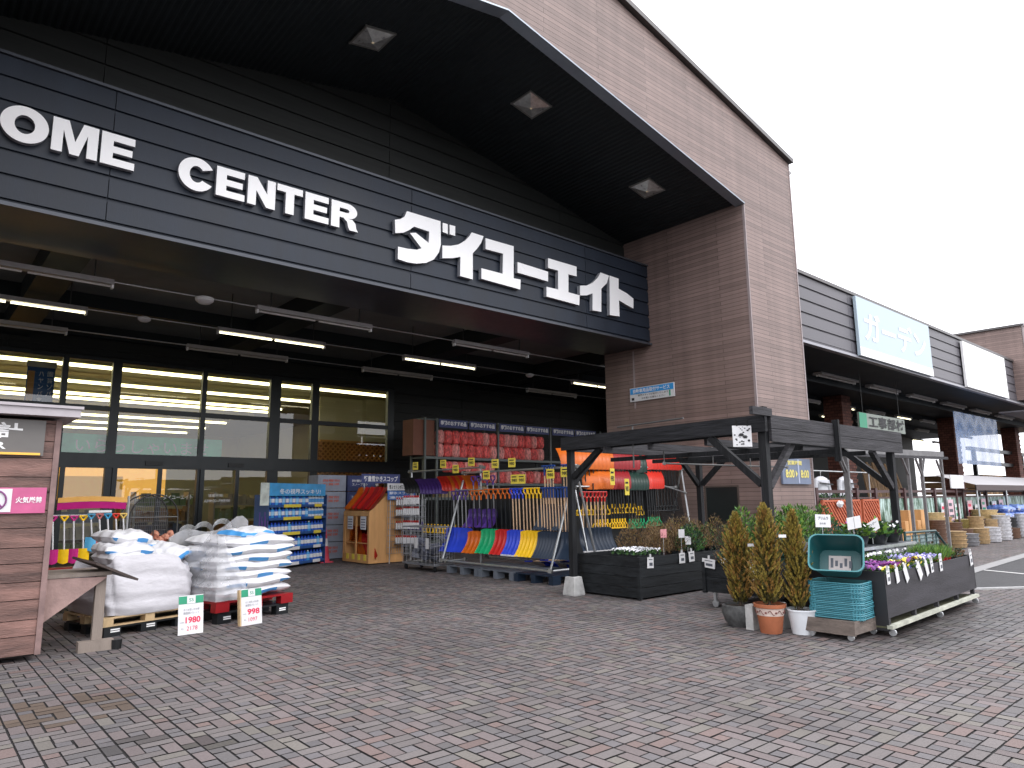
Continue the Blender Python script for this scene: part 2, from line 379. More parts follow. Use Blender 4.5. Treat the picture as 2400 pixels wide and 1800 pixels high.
# ============================================================ the store
APX, ZI, ZO, Y0, Y1 = 7.35, 10.22, 12.59, 8.43, 12.24
store = thing('store_building', 'large home improvement store with a mauve clad gabled porch and dark siding', 'store', (APX, 14, 0))
def store_part(n, b, mt, **k): return part(n, b, mt, store, **k)
b = MB(); b.prism([(17.5,Y0,-.05),(17.5,Y0,10.57),(APX,Y0,ZO),(-2.8,Y0,10.57),(-2.8,Y0,-.05),(-.3,Y0,-.05),(-.3,Y0,8.74),(APX,Y0,ZI),(15,Y0,8.74),(15,Y0,-.05)], (0,.25,0))
store_part('gable_front', b, PLANK)
b = MB()
for s in (1, -1):   # roof coping and the pale drip edge of the opening
    a = (APX+s*10.22, Y0-.02, 10.64); t = (APX, Y0-.02, ZO+.09)
    b.bar(a, t, .2, .12)
store_part('roof_coping', b, COPING)
b = MB()
for s in (1, -1):
    b.bar((APX+s*7.66, Y0+.1, 8.725), (APX, Y0+.1, ZI-.015), .26, .03)
store_part('drip_edge', b, EDGE)
b = MB(); b.bb(17.52, 17.72, Y0+.05, Y0+.15, 10.36, 10.44); store_part('gutter_outlet', b, COPING)
for x0, x1 in ((15.004, 17.5), (-2.8, -.304)):
    b = MB(); b.bb(x0, x1, Y0+.25, 10.6, -.05, 8.95); inner = (x0, 15.75) if x0 > 0 else (-1.05, x1); b.bb(*inner, 10.602, 13.1, -.05, 8.95); store_part('pillar', b, PLANK)
# pillar door and its corner trims
b = MB(); b.bb(14.985, 15.01, 9.08, 9.94, .01, 1.82); dr = store_part('door', b, M('black_door', (.012,.016,.016), .45))
b = MB(); b.bb(14.972, 14.987, 9.04, 9.08, .01, 1.86).bb(14.972, 14.987, 9.94, 9.98, .01, 1.86).bb(14.972, 14.987, 9.08, 9.94, 1.82, 1.86); part('frame', b, M('brown_trim', (.09,.07,.06), .5), dr)
b = MB(); b.tube((14.95,9.18,.95),(14.985,9.18,.95),.02).tube((14.95,9.18,.95),(14.95,9.3,.95),.012); part('handle', b, GALV, dr)
b = MB(); b.bb(14.99, 15.02, Y0-.012, Y0+.05, 0, 8.7); b.bb(17.47, 17.515, Y0-.012, Y0+.04, 0, 10.55); b.bb(14.99, 15.0, 12.02, 12.07, 4, 5.6)
store_part('corner_trim', b, M('mauve_trim', (.3,.25,.25), .45))
# porch soffit with fine ribs running into the building
for s in (1, -1):
    b = MB(); P = []; n = 64
    for i in range(n*4+1):
        u = i/(n*4); x = APX+s*7.65*u; z = ZI-(ZI-8.74)*u+.03+(.014 if (i % 4) in (1, 2) else 0)
        P.append([(x, Y0+.25, z), (x, Y1+.1, z)])
    b.grid(P); store_part('soffit', b, DARK)
b = MB()
for s in (1, -1): b.prism([(APX, Y0+.24, ZO-.1), (APX+s*7.7, Y0+.24, 10.99), (APX+s*7.7, Y0+.24, 10.79), (APX, Y0+.24, ZO-.3)], (0, 16, 0))
store_part('roof', b, COPING)
def soff_z(x): return ZI-(ZI-8.74)*abs(x-APX)/7.65
LAMPGL = M('reflector_glass', (.6,.62,.6), .3, .45, .4, 6)
dl = []
for i, (x, y) in enumerate(((5.7,10.3),(9.32,9.96),(13.16,9.94))):
    sg = -1 if x > APX else 1; sl_ = math.atan((ZI-8.74)/7.65)*-sg*-1
    ez = Vector((0,0,1)); ax = Vector((math.cos(sl_)*1, 0, (-(ZI-8.74)/7.65 if x > APX else (ZI-8.74)/7.65))).normalized(); ay = Vector((0,1,0)); nn = ax.cross(ay).normalized()
    if nn.z < 0: nn = -nn
    c = Vector((x, y, soff_z(x)+.012)); h = .3
    fr = MB()
    for a_, l_ in ((ax, ay), (ay, ax)):
        for q in (-1, 1): fr.bar(c+a_*h*q-l_*(h+.02)+nn*(.0 if a_ is ax else .003), c+a_*h*q+l_*(h+.02)+nn*(.0 if a_ is ax else .003), .03, .03)
    o = store_part('downlight', fr, M('lamp_rim', (.3,.3,.28), .4, .5))
    g = MB(); k = [c+ax*h*p+ay*h*q for p, q in ((-1,-1),(1,-1),(1,1),(-1,1))]; ap = c
    g.add(k+[c-nn*.09], [(0,1,4),(1,2,4),(2,3,4),(3,0,4)]); part('reflector', g, LAMPGL, o)
    g = MB(); g.blob(c-nn*.03, (.045,.045,.07), 8, 6, 1, 0); part('bulb', g, M('warm_bulb', (1,.8,.5), .4, emit=(.9 if i == 2 else .15), var=0), o, smooth=True)
# upper gable wall and rear wall in dark lap siding
store_part('upper_wall', siding(-.3, 15, 7.4, 10.5, Y1, .365, (1.86,7.25,12.42)), SID2)
b = siding(11.6, 30, 0, 6.4, 19, .3, (14.3, 19.0, 23.5)); store_part('rear_wall', b, SID2)
b = siding(-12, 11.6, 5.05, 6.4, 19, .3, (1.5, 6.5)); store_part('lintel_wall', b, SID2)
# ceiling under the porch, with deep dark beams
b = MB(); b.bb(-12, 30, 13.05, 21.6, 6.32, 6.4); store_part('porch_ceiling', b, M('ceiling_panel', (.2,.21,.205), .7, 0, .25, 1.2))
b = MB()
for x in (-3.2, 1.85, 6.9, 11.95, 17.0, 22.0): b.bb(x-.3, x+.3, 13.12, 21.4, 5.85, 6.32)
for y in (13.4, 18.0, 21.2): b.bb(-12, 30, y-.12, y+.12, 6.0, 6.315)
store_part('ceiling_beam', b, DARK)
# glazing
fr = MB(); FX = (-6.2, -3.2, -.3, 1.2, 2.66, 3.74, 5.8, 7.72, 8.92, 11.45)
for x, wd in zip(FX, (.1,.1,.1,.1,.12,.2,.12,.3,.22,.22)): fr.bb(x-wd/2, x+wd/2, 18.93, 19.07, 0, 5.05)
fr.bb(-12, 11.6, 18.9, 19.1, 2.42, 2.76); fr.bb(-12, 11.6, 18.95, 19.05, 3.78, 3.9); fr.bb(-12, 11.6, 18.94, 19.06, 4.98, 5.06); fr.bb(-12, 11.6, 18.95, 19.05, 0, .1)
gf = store_part('window_frame', fr, M('dark_bronze_frame', (.022,.026,.028), .35, .4))
sens = MB(); sens.bb(4.5, 4.9, 18.86, 18.9, 2.5, 2.6).bb(6.5, 6.9, 18.86, 18.9, 2.5, 2.6); part('door_sensor', sens, BLACK, gf)
for xa, xb in zip(FX, FX[1:]):
    for za, zb in ((.1,2.42),(2.76,3.78),(3.9,4.98)):
        g = MB(); g.quad((xa+.05,19,za),(xb-.05,19,za),(xb-.05,19,zb),(xa+.05,19,zb)); store_part('window_pane', g, GLASS)
for x in (2.78, 3.85, 4.85, 5.86, 6.75):
    g = MB(); g.bb(x-.05, x+.05, 18.88, 18.93, 0, 2.42); store_part('door_stile', g, M('dark_bronze_frame', (0,0,0)))
# sales floor behind the glass
CREAM = M('cream_wall', (.62,.58,.42), .7, 0, .05, 1)
b = MB(); b.bb(-14, 15, 19.3, 42, 5.35, 5.45); store_part('shop_ceiling', b, M('shop_ceiling_board', (.5,.45,.27), .8, 0, .08, 1))
b = MB(); b.bb(-14, 15, 42, 42.2, 0, 5.4).bb(-14.2, -14, 19.3, 42, 0, 5.4).bb(15.0, 15.2, 19.2, 42, 0, 5.4); store_part('shop_back_wall', b, CREAM)
b = MB(); b.bb(11.2, 15, 23.4, 23.6, 3.75, 5.34).bb(12.9, 13.9, 23.1, 23.4, 3.75, 5.34); store_part('shop_side_wall', b, CREAM)
LAT = M('brown_trellis', (.62,.3,.09), .6, 0, .25, 12)
b = MB()
for i in range(-14, 22):
    x = 11.2+i*.19
    for s in (1, -1):
        p = [Vector((x+(0 if s > 0 else 2.4), 23.36-.02*s, 1.3)), Vector((x+(2.4 if s > 0 else 0), 23.36-.02*s, 3.7))]
        def clip(p, q):
            lo, hi = 11.2, 14.9; d = q-p; t0, t1 = 0, 1
            for bound, sign in ((lo, 1), (hi, -1)):
                f0, f1 = sign*(p.x-bound), sign*(q.x-bound)
                if f0 < 0 and f1 < 0: return None
                if f0 < 0: t0 = max(t0, f0/(f0-f1))
                if f1 < 0: t1 = min(t1, f0/(f0-f1))
            return (p+d*t0, p+d*t1) if t1 > t0+.02 else None
        r_ = clip(*p)
        if r_: b.bar(r_[0], r_[1], .05, .02, (0,1,0))
b.bb(11.2, 14.9, 23.3, 23.42, 3.68, 3.76)
tr = store_part('trellis', b, LAT)
b = MB(); b.bb(11.2, 14.9, 23.43, 23.5, 0, 3.7); part('backboard', b, M('dark_brown_board', (.3,.13,.04), .7), tr)

# ---- the sign band over the entrance
sign = thing('store_sign', 'long dark fascia sign with raised white HOME CENTER and katakana letters above the entrance', 'sign', (APX, 12.2, 5.7))
b = siding(-.3, 14.985, 5.72, 7.88, 11.44, .36, (1.93, 7.32, 12.48)); b.bb(-.3, 14.985, 11.56, 13.1, 5.73, 7.87); part('fascia_panel', b, SID, sign)
b = MB(); b.bb(-.3, 14.985, 11.38, 13.1, 5.66, 5.715); b.bb(-.3, 14.985, 11.4, 11.6, 7.885, 7.93); part('fascia_edge', b, M('fascia_edge_metal', (.06,.066,.08), .35, .4), sign)
LET = M('white_acrylic', (.92,.92,.92), .3, 0, .03, 3)
LSIDE = M('letter_return', (.32,.33,.36), .4)
def letter(b_front, name='letter'):
    part(name, b_front, [LET, LSIDE], sign)
GLY = dict(
 H=[(0,0),(.3,0),(.3,.38),(.7,.38),(.7,0),(1,0),(1,1),(.7,1),(.7,.62),(.3,.62),(.3,1),(0,1)],
 E=[(0,0),(1,0),(1,.23),(.35,.23),(.35,.4),(.92,.4),(.92,.61),(.35,.61),(.35,.77),(.98,.77),(.98,1),(0,1)],
 M=[(0,0),(.235,0),(.235,.68),(.40,0),(.60,0),(.765,.68),(.765,0),(1,0),(1,1),(.66,1),(.5,.4),(.34,1),(0,1)],
 N=[(0,0),(.3,0),(.3,.54),(.68,0),(1,0),(1,1),(.7,1),(.7,.48),(.32,1),(0,1)],
 T=[(.335,0),(.665,0),(.665,.76),(1,.76),(1,1),(0,1),(0,.76),(.335,.76)])
def arc(cx, cy, rx, ry, a0, a1, n): return [(cx+rx*math.cos(R(a0+(a1-a0)*i/n)), cy+ry*math.sin(R(a0+(a1-a0)*i/n))) for i in range(n+1)]
def glyph(ch, x0, x1, z0, z1, y=11.335, t=.09):
    b = MB(); P3 = lambda p: (x0+p[0]*(x1-x0), y, z0+p[1]*(z1-z0))
    def solid(poly): b.prism([P3(p) for p in poly], (0,t,0)); b.m[-(len(poly)+2):] = [0,0]+[1]*len(poly)
    def strip(o_, i_):
        n = len(o_); F = [Vector(P3(p)) for p in o_]+[Vector(P3(p)) for p in i_]; off = Vector((0,t,0)); k = 2*n
        fs = []
        for q in range(n-1): fs += [(q,q+1,n+q+1,n+q), (k+q,k+n+q,k+n+q+1,k+q+1), (q,k+q,k+q+1,q+1), (n+q,n+q+1,k+n+q+1,k+n+q)]
        fs += [(0,n,k+n,k), (n-1,k+n-1,k+2*n-1,2*n-1)]; b.add(F+[v+off for v in F], fs); b.m[-len(fs):] = [0,1,1,1]*(n-1)+[1,1]
    if ch in GLY: solid(GLY[ch])
    elif ch == 'O': strip(arc(.5,.5,.5,.53,0,360,40), arc(.5,.5,.21,.27,0,360,40))
    elif ch == 'C': strip(arc(.53,.5,.55,.555,30,330,36), arc(.53,.5,.215,.275,38,322,36))
    elif ch == 'R':
        solid([(0,0),(.31,0),(.31,1),(0,1)]); strip([(.31,1)]+arc(.6,.71,.38,.29,90,-90,12)+[(.31,.42)], [(.31,.78)]+arc(.56,.705,.12,.075,90,-90,12)+[(.31,.63)])
        solid([(.46,.42),(.8,.42),(.92,.3),(.96,.1),(1.03,0),(.7,0),(.64,.12),(.6,.3)])
    letter(b)
def word(s_, spans, z0, z1):
    for c, (xa, xb) in zip(s_, spans): glyph(c, xa, xb, z0, z1)
word('HOME', ((-.02,.48),(.54,1.11),(1.15,1.73),(1.77,2.23)), 6.62, 7.13); word('CENTER', ((2.87,3.38),(3.45,3.92),(3.97,4.45),(4.48,4.95),(5.0,5.46),(5.51,6.05)), 6.6, 7.11)
KANA = dict(
 da=[(425,262),(643,328),(645,480),(632,530),(600,575),(550,597),(490,602),(430,594),(366,572),(368,492),(430,506),(490,512),(520,503),(445,404),(483,402),(566,468),(570,395),(472,362),(440,385),(400,402),(350,404),(347,318),(380,314),(408,300)],
 mark_a=[(657,337),(690,347),(690,410),(657,397)], mark_b=[(702,350),(738,360),(738,422),(702,412)],
 i=[(845,400),(922,425),(905,470),(880,505),(852,535),(852,705),(770,682),(772,558),(720,567),(655,567),(655,485),(710,487),(760,478),(800,455),(830,425)],
 yu=[(935,437),(1117,490),(1117,697),(1162,706),(1160,770),(908,700),(908,632),(1045,668),(1048,538),(935,508)],
 bar=[(1142,592),(1340,655),(1340,718),(1142,660)],
 e=[(1340,567),(1525,622),(1525,685),(1472,672),(1472,788),(1545,808),(1542,872),(1330,815),(1330,752),(1405,770),(1405,648),(1340,630)],
 small_i=[(1680,660),(1735,680),(1720,730),(1685,765),(1685,915),(1628,905),(1628,795),(1590,808),(1547,808),(1547,745),(1590,745),(1630,725),(1660,695)],
 to=[(1738,680),(1797,700),(1797,765),(1850,795),(1893,830),(1893,893),(1850,870),(1800,840),(1803,945),(1740,935)])
def on_plane(px, py, Y):
    d = _f*F_PX+_r*(px-1200)-_u*(py-900); t = Y/d.y; return Vector((0,0,CAM_H))+d*t
for k, pts in KANA.items():
    pl = [on_plane(800+x*.36166, 400+y*.36166, 11.33) for x, y in pts]
    b = MB(); b.prism(pl, (0,.1,0)); b.m = [0, 0]+[1]*len(pts); letter(b)
# ---- hanging strip lights under the porch
def strip_light(x0, x1, y, z, lit, label, group, hang=0, wid=.16):
    o = thing('strip_light', label, 'strip light', ((x0+x1)/2, y, z), 0, group)
    b = MB(); P = [(-wid/2,0),(-wid/2+.02,.09),(wid/2-.02,.09),(wid/2,0)]
    b.prism([(x0, y+p, z+q) for p, q in P], (x1-x0, 0, 0)); part('housing', b, GREY, o)
    n = 2 if x1-x0 > 2 else 1; lw = (x1-x0)/n
    for i in range(n):
        b = MB(); b.tube((x0+i*lw+.04, y-.0, z-.028), (x0+(i+1)*lw-.04, y, z-.028), .02, 8)
        part('tube', b, TUBE if lit else TUBEOFF, o, smooth=True)
    for q in (x0, x1-.035):
        b = MB(); b.bb(q, q+.035, y-.05, y+.05, z-.07, z-.001); part('end_cap', b, WHITE, o)
    if hang:
        for q in (x0+.3, x1-.3):
            b = MB(); b.tube((q, y, z+.092), (q, y, z+hang), .012, 6); part('hanger', b, M('dark_rod', (.05,.05,.05), .5, .5), o)
    return o
ORD = ('first','second','third','fourth','fifth','sixth','seventh','eighth')
for row, (y, lit) in enumerate(((13.57,0),(15.87,1),(18.1,0))):
    nm = ('row nearest the sign','middle row','row nearest the shop windows')[row]
    for i, (xa, xb) in enumerate(((-.1,2.5),(5.05,7.65),(9.95,12.42),(16.5,19.0))):
        strip_light(xa, xb, y, 5.4, lit, '%s strip light, %s from the left in the %s' % ('glowing' if lit else 'unlit grey', ORD[i], nm), 'strip lights hung under the entrance porch', .95)
    b = MB(); b.tube((-8,y,5.46),(21,y,5.46),.014,6)
    o = solo('conduit', b, GALV, 'thin steel conduit joining the strip lights of the '+nm, 'pipe', (6,y,5.46), 'conduits under the porch')
for x, y, s in ((4.05,13.57,.17),(3.55,15.87,.13),(14.6,15.87,.13)):
    b = MB(); b.lathe((x,y,5.45), [(0,-.16*s/.24),(s*.6,-.15*s/.24),(s*.95,-.08*s/.24),(s,0),(s*.5,.03),(0,.03)], 18)
    solo('ceiling_sensor', b, WHITE, {.17:'large white domed fitting on the conduit nearest the sign',.13:'small white round sensor on the %s of the middle conduit' % ('left' if x < 8 else 'right')}[s], 'sensor', (x,y,5.45), smooth=True)
# ---- continuous rows of shop lights behind the glass
for i, y in enumerate((20.35, 23.15, 25.75, 26.9, 29, 31.8, 34.6, 37.5)):
    xe = 10.9 if y > 23 else 13.6
    o = thing('ceiling_light_row', 'continuous row of lit tubes inside the shop, %s row from the glass' % ORD[i], 'ceiling light', (0,y,5.05), 0, 'rows of tubes in the shop')
    b = MB(); b.bb(-13, xe, y-.05, y+.05, 5.11, 5.2); part('rail', b, CREAM, o)
    b = MB()
    q = -13.0
    while q < xe-.5: b.tube((q+.004,y,5.06),(min(q+1.246,xe)-.004,y,5.06),.045,6); q += 1.25
    part('tube', b, SHOPTUBE, o)
# ---- banners inside
b = MB(); b.bb(2.5, 6.45, 19.32, 19.335, 2.7, 3.24); o = solo('welcome_banner', b, M('mint_banner', (.2,.75,.48), .6), 'mint green welcome banner with white hiragana hung behind the glass', 'banner', (4.5,19.33,2.7))
b = MB(); text(b, 'いらっしゃいませ', (3.05,19.31,2.8), XR, ZU, 3.05, .33, .012); part('lettering', b, WHITE, o)
o = thing('sale_banner', 'blue hanging banner with an orange stripe high inside the left windows', 'banner', (2.25,19.4,4.0))
b = MB(); b.bb(1.97, 2.52, 19.4, 19.41, 3.9, 4.76); part('cloth', b, M('blue_banner', (.03,.11,.28), .6), o)
b = MB(); b.bb(1.99, 2.12, 19.39, 19.398, 3.92, 4.66); part('stripe', b, M('orange_stripe', (.6,.3,.08), .6), o)
b = MB(); b.bb(1.95, 2.54, 19.38, 19.42, 4.76, 4.9); part('header', b, CREAM, o)
b = MB()
for i, ch in enumerate('ハヤンパ!'): text(b, ch, (2.2,19.385,4.55-i*.155), XR, ZU, .1, .11, .01)
for i, ch in enumerate('園芸ソバ'): text(b, ch, (2.37,19.385,4.55-i*.155), XR, ZU, .11, .12, .01)
part('lettering', b, WHITE, o)
# ---- things on the shop floor, seen dimly
rnd = random.Random(5)
SHELFC = [M('shelf_goods_a', (.30,.16,.05), .6), M('shelf_goods_b', (.18,.24,.10), .6), M('shelf_goods_c', (.45,.40,.32), .6), M('shelf_goods_d', (.10,.12,.2), .6)]
ORANGE_S = M('amber_glow', (.8,.42,.07), .6, emit=.35)  # small emission added to the orange for a warm glow; its parts are no lamps
b = MB(); b.bb(-6,6.6,25,25.1,1.5,2.75); store_part('amber_glow_wall', b, M('amber_glow_board', (.9,.47,.1), .6, 0, .35, 1.5, emit=.8))  # the board's own emission stands in for the warm light of the aisle
for i, (x, y, ww) in enumerate(((-.5,22.5,3.2),(3.2,23,1.5),(5.1,22.3,1.5),(7.6,23.2,1.8),(9.6,21.8,1.2),(1.5,26.5,2.4),(5.6,27,2.6),(9,27.5,2))):
    o = thing('gondola_shelf', 'shop shelf unit loaded with goods behind the glass, %s of the row' % ORD[i], 'shelf', (x,y,0), 0, 'shelf units inside the shop')
    b = MB()
    for z in (.15,.6,1.05,1.5): b.bb(x, x+ww, y, y+.5, z-.02, z)
    b.bb(x, x+.04, y, y+.5, 0, 1.9); b.bb(x+ww-.04, x+ww, y, y+.5, 0, 1.9); part('frame', b, GREY, o)
    for mi in range(4):
        b = MB(); z = (.15,.6,1.05,1.5)[mi]; q = x+.06
        while q < x+ww-.2:
            a = rnd.uniform(.1,.25); b.bb(q, q+a-.015, y+.03, y+.4, z+.001, z+rnd.uniform(.18,.38)); q += a
        part('goods', b, SHELFC[(mi+i) % 4], o)
    if i in (0, 1, 5):
        b = MB(); b.bb(x-.2, x+ww+.2, y-.05, y, 1.7, 2.35); part('header', b, ORANGE_S, o)

o = thing('door_lettering', 'white shop name and opening hours stuck on the dark entrance door glass', 'lettering', (5.6,18.9,1.7))
b = MB(); text(b, 'ダイユーエイト', (4.95,18.875,1.66), XR, ZU, .7, .12, .02); text(b, '営業時間', (6.03,18.875,1.72), XR, ZU, .36, .075, .02); text(b, 'AM9:00~PM8:00', (5.93,18.875,1.58), XR, ZU, .66, .08, .02); part('letters', b, WHITE, o)
# the shop front stands a little deeper than first drawn: carry it back along the ground
DEEP = 1.126; CC = Vector((0,0,CAM_H))
def carry(o, par=None):
    base = par.location if par else Vector((0,0,0))
    for v in o.data.vertices: v.co = CC+(v.co+base-CC)*DEEP-base
for o in list(COL.objects):
    if o.type == 'MESH' and o.parent == store and o.name.split('.')[0] in ('rear_wall','lintel_wall','window_frame','window_pane','door_stile','shop_ceiling','shop_back_wall','shop_side_wall','trellis','amber_glow_wall'):
        carry(o, store)
        for c in o.children: carry(c, store)
    elif o.parent is None and o.name.split('.')[0] in ('ceiling_light_row','welcome_banner','sale_banner','gondola_shelf','door_lettering'):
        o.location = CC+(o.location-CC)*DEEP; o.scale = (DEEP,)*3
# ============================================================ goods under the porch
PLAS = lambda n, c, r=.38: M('plastic_'+n, c, r, 0, .12, 8, spec=.35)
P_RED, P_ORA, P_YEL = PLAS('red', (.5,.018,.015)), PLAS('orange', (.55,.115,.008)), PLAS('yellow', (.85,.52,.01))
P_BLUE, P_GRN, P_NAVY = PLAS('blue', (.025,.06,.55)), PLAS('green', (.01,.33,.13)), PLAS('navy', (.016,.028,.05))
P_PUR, P_DRED, P_BRED, P_BLK = PLAS('purple', (.07,.03,.2)), PLAS('wine', (.26,.01,.014)), PLAS('bright_red', (.58,.028,.015)), PLAS('black', (.014,.016,.018))
P_MAG, P_NBLUE, P_DGRN = PLAS('magenta', (.5,.02,.2)), PLAS('grip_blue', (.015,.05,.2)), PLAS('dark_green', (.006,.03,.022))
TAN = M('ash_handle', (.56,.38,.24), .55, 0, .18, 6, stretch=(1,1,.2)); STEELH = M('grey_handle', (.32,.33,.34), .35, .5)
PINE = M('pine_board', (.58,.31,.12), .6, 0, .25, 4, .1, 30, stretch=(1,1,.15)); PALW = M('pallet_wood', (.5,.36,.2), .7, 0, .25, 8, .15, 30, island=.15)
BAGW = M('white_bag', (.64,.64,.66), .42, 0, .06, 6, .6, 7); BAGBLUE = M('bag_blue_print', (.06,.27,.58), .45, 0, .1)
SACK = M('white_woven_sack', (.56,.55,.58), .6, 0, .08, 5, .6, 6, stretch=(1,1,2.2)); FILM = film_mat('cloudy_wrap', (.72,.73,.76), .38)
NAVYB = M('navy_header', (.045,.06,.19), .5); TEXTW = M('printed_white', (.8,.8,.8), .5, var=.02)
WIRE = M('wire_steel', (.33,.34,.36), .35, .7)
rnd = random.Random(11)

# ---- ticket / checkout kiosk on the far left
KW = M('kiosk_boards', (.15,.082,.068), .55, 0, .75, 2.6, .35, 26, island=.22, stretch=(.7,1,4.5))
k = thing('wooden_kiosk', 'reddish brown plank checkout kiosk with a white roof edge at the left', 'kiosk', (0,9.9,0))
b = MB(); z = .07; i = 0
while z < 2.46:
    h = (.19,.16,.2,.18)[i % 4]; h = min(h, 2.49-z); b.bb(-2.2, 1.255, 8.93+.004*(i % 2), 8.965, z, z+h-.008); b.bb(1.225, 1.258, 8.967, 10.9, z, z+h-.008); z += h; i += 1
part('plank_wall', b, KW, k)
b = MB(); b.bb(-2.2, 1.22, 8.97, 10.9, .05, 2.49); part('core', b, M('kiosk_dark_inside', (.02,.015,.014), .8), k)
b = MB(); b.bb(1.215, 1.268, 8.918, 8.93, .06, 2.49); part('corner_board', b, M('kiosk_corner', (.2,.13,.12), .6, 0, .4, 6), k)
b = MB(); b.bb(-2.4, 1.41, 8.74, 11.1, 2.515, 2.6); b.bb(-2.4, 1.43, 8.72, 11.12, 2.602, 2.632); part('roof', b, M('kiosk_roof_trim', (.4,.37,.39), .45), k)
sp = MB(); sp.bb(-.6, 1.12, 8.9, 8.92, 2.1, 2.475); sp = part('sign_panel', sp, M('grey_acrylic_panel', (.13,.122,.115), .35, 0, .2, 1), k)
b = MB(); text(b, '会計', (.46,8.895,2.27), XR, ZU, .46, .17, .025); text(b, 'REGISTER', (.05,8.895,2.16), XR, ZU, .74, .075, .02); part('lettering', b, WHITE, sp)
b = MB(); b.bb(-.58, 1.09, 8.888, 8.898, 2.105, 2.128); part('stripe', b, ORANGE_S, sp)
n_ = thing('fire_notice', 'pink no open flames notice with a crossed circle on the plank kiosk', 'notice', (.7,8.91,1.5))
b = MB(); b.bb(.2, 1.185, 8.906, 8.915, 1.5, 1.765); part('plate', b, M('pink_plate', (.5,.1,.23), .45), n_)
b = MB(); b.bb(.58, .885, 8.898, 8.905, 1.515, 1.752); part('symbol_ground', b, CARD, n_)
b = MB(); c = (.74, 8.893, 1.635)
pts = [(c[0]+.1*math.cos(t*math.pi/12), c[1], c[2]+.1*math.sin(t*math.pi/12)) for t in range(25)]; b.path(pts, .009, 5); b.tube((c[0]-.07,c[1],c[2]+.07),(c[0]+.07,c[1],c[2]-.07),.009,5); part('crossed_circle', b, M('plum_ink', (.22,.06,.2), .5), n_)
b = MB(); b.bb(c[0]-.03, c[0]+.03, 8.894, 8.897, c[2]-.012, c[2]+.004); b.prism([(c[0]-.02,8.8935,c[2]+.006),(c[0]+.02,8.8935,c[2]+.006),(c[0],8.8935,c[2]+.05)], (0,.002,0)); part('flame_mark', b, GREY, n_)
b = MB(); text(b, '火気厳禁', (.92,8.9,1.605), XR, ZU, .23, .065, .02); part('lettering', b, TEXTW, n_)
# fold-out counter and its bracket
t = thing('counter_bench', 'worn timber side counter with a slanting board and one post beside the kiosk', 'bench', (1.6,9.3,0))
TW = M('worn_timber', (.2,.165,.14), .75, 0, .35, 4, .3, 30, stretch=(1,1,.3)); TW2 = M('worn_red_board', (.3,.2,.18), .7, 0, .35, 4, .25, 30)
b = MB(); b.prism([(1.27,9.06,.34),(1.86,9.06,.78),(1.27,9.06,.80)], (0,.04,0)); part('bracket', b, TW2, t)
b = MB(); b.bb(1.27, 1.9, 9.05, 9.75, .8, .84); part('top', b, TW, t)
b = MB(); b.box((1.86,9.2,.86), (.55,.5,.025), (.1,.42,.35)); part('slanting_board', b, M('dark_slope_board', (.06,.045,.04), .6, 0, .3, 5), t)
b = MB(); b.bb(1.76, 1.86, 9.1, 9.18, .1, .8); part('post', b, TW, t)
b = MB(); b.bb(1.62, 1.96, 9.0, 9.12, 0, .11); part('foot', b, TW, t)
b = MB(); b.lathe((1.99,9.02,.0), [(0,0),(.055,0),(.06,.1),(0,.1)], 10); part('caster', b, BLACK, t)

# ---- pallets and bags
def pallet(name, mt, label, cx, cy, z, w_, d_, h_, rz, cat='pallet', group=None, plastic=False):
    o = thing(name, label, cat, (cx,cy,z), rz, group)
    b = MB(); n = 3 if plastic else 6
    for i in range(n): b.bb(-w_/2, w_/2, -d_/2+i*d_/n, -d_/2+(i+.86)*d_/n, h_-.022, h_)
    part('deck', b, mt, o, local=True)
    for i in (-1, 0, 1):
        for j in (-1, 0, 1):
            b = MB(); bw = .2 if plastic else .12; b.bb(i*(w_/2-bw/2)-bw/2, i*(w_/2-bw/2)+bw/2, j*(d_/2-.06)-.06, j*(d_/2-.06)+.06, .012 if not plastic else 0, h_-.022); part('block', b, mt, o, local=True)
    if not plastic:
        b = MB()
        for j in (-1, 0, 1): b.bb(-w_/2, w_/2, j*(d_/2-.05)-.05, j*(d_/2-.05)+.05, 0, .014)
        part('runner', b, mt, o, local=True)
    return o
def pillow(w_, d_, h_, seed, n=26, m=34, sag=0.0):
    r_ = random.Random(seed); b = MB(); ph = [r_.uniform(0, 6.28) for _ in range(8)]
    def H(u, v):
        e = max(0, (1-abs(u)**3.2))**.42*max(0, (1-abs(v)**3.4))**.42
        wv = .1*math.sin(5*u+ph[0])*math.cos(3*v+ph[1])+.07*math.sin(9*u+4*v+ph[2])+.05*math.sin(13*v+ph[3])+.07*math.sin(11*u-7*v+ph[4])+.04*math.sin(17*u+ph[7])*math.cos(9*v)
        return e*(1+wv)
    for s in (1, -1):
        P = []
        for i in range(n+1):
            row = []
            for j in range(m+1):
                u, v = -1+2*i/n, -1+2*j/m
                e = .012*math.sin(7*v+ph[4])+.012*math.sin(6*u+ph[5])
                row.append((u*w_/2*(1-.05*abs(v)**3)+e*(abs(u) > .9), v*d_/2*(1-.05*abs(u)**3), h_/2+s*h_/2*H(u, v)*(1 if s > 0 else .9)-sag*abs(u)**2+.012*math.sin(5*u+ph[6])))
            P.append(row)
        b.grid(P)
    for q in range(n*m, 2*n*m):     # blue printed hem on the under edge
        if q % m in (0, 1) and math.sin((q-n*m)//m*.33+seed*1.7) > .45: b.m[q] = 1
    for q in range(n*m):
        if seed in (9, 12, 42) and (q//m < 2 or q % m < 1): b.m[q] = 1
    return b
A1, A2 = R(15), R(14)
pc1, pc2 = Vector((2.42,10.42,0)), Vector((3.75,10.38,0))
pallet('plastic_pallet', P_BLK, 'black plastic pallet under the wooden pallet of the big white sack', pc1.x, pc1.y, 0, 1.1, 1.0, .12, A1, plastic=True)
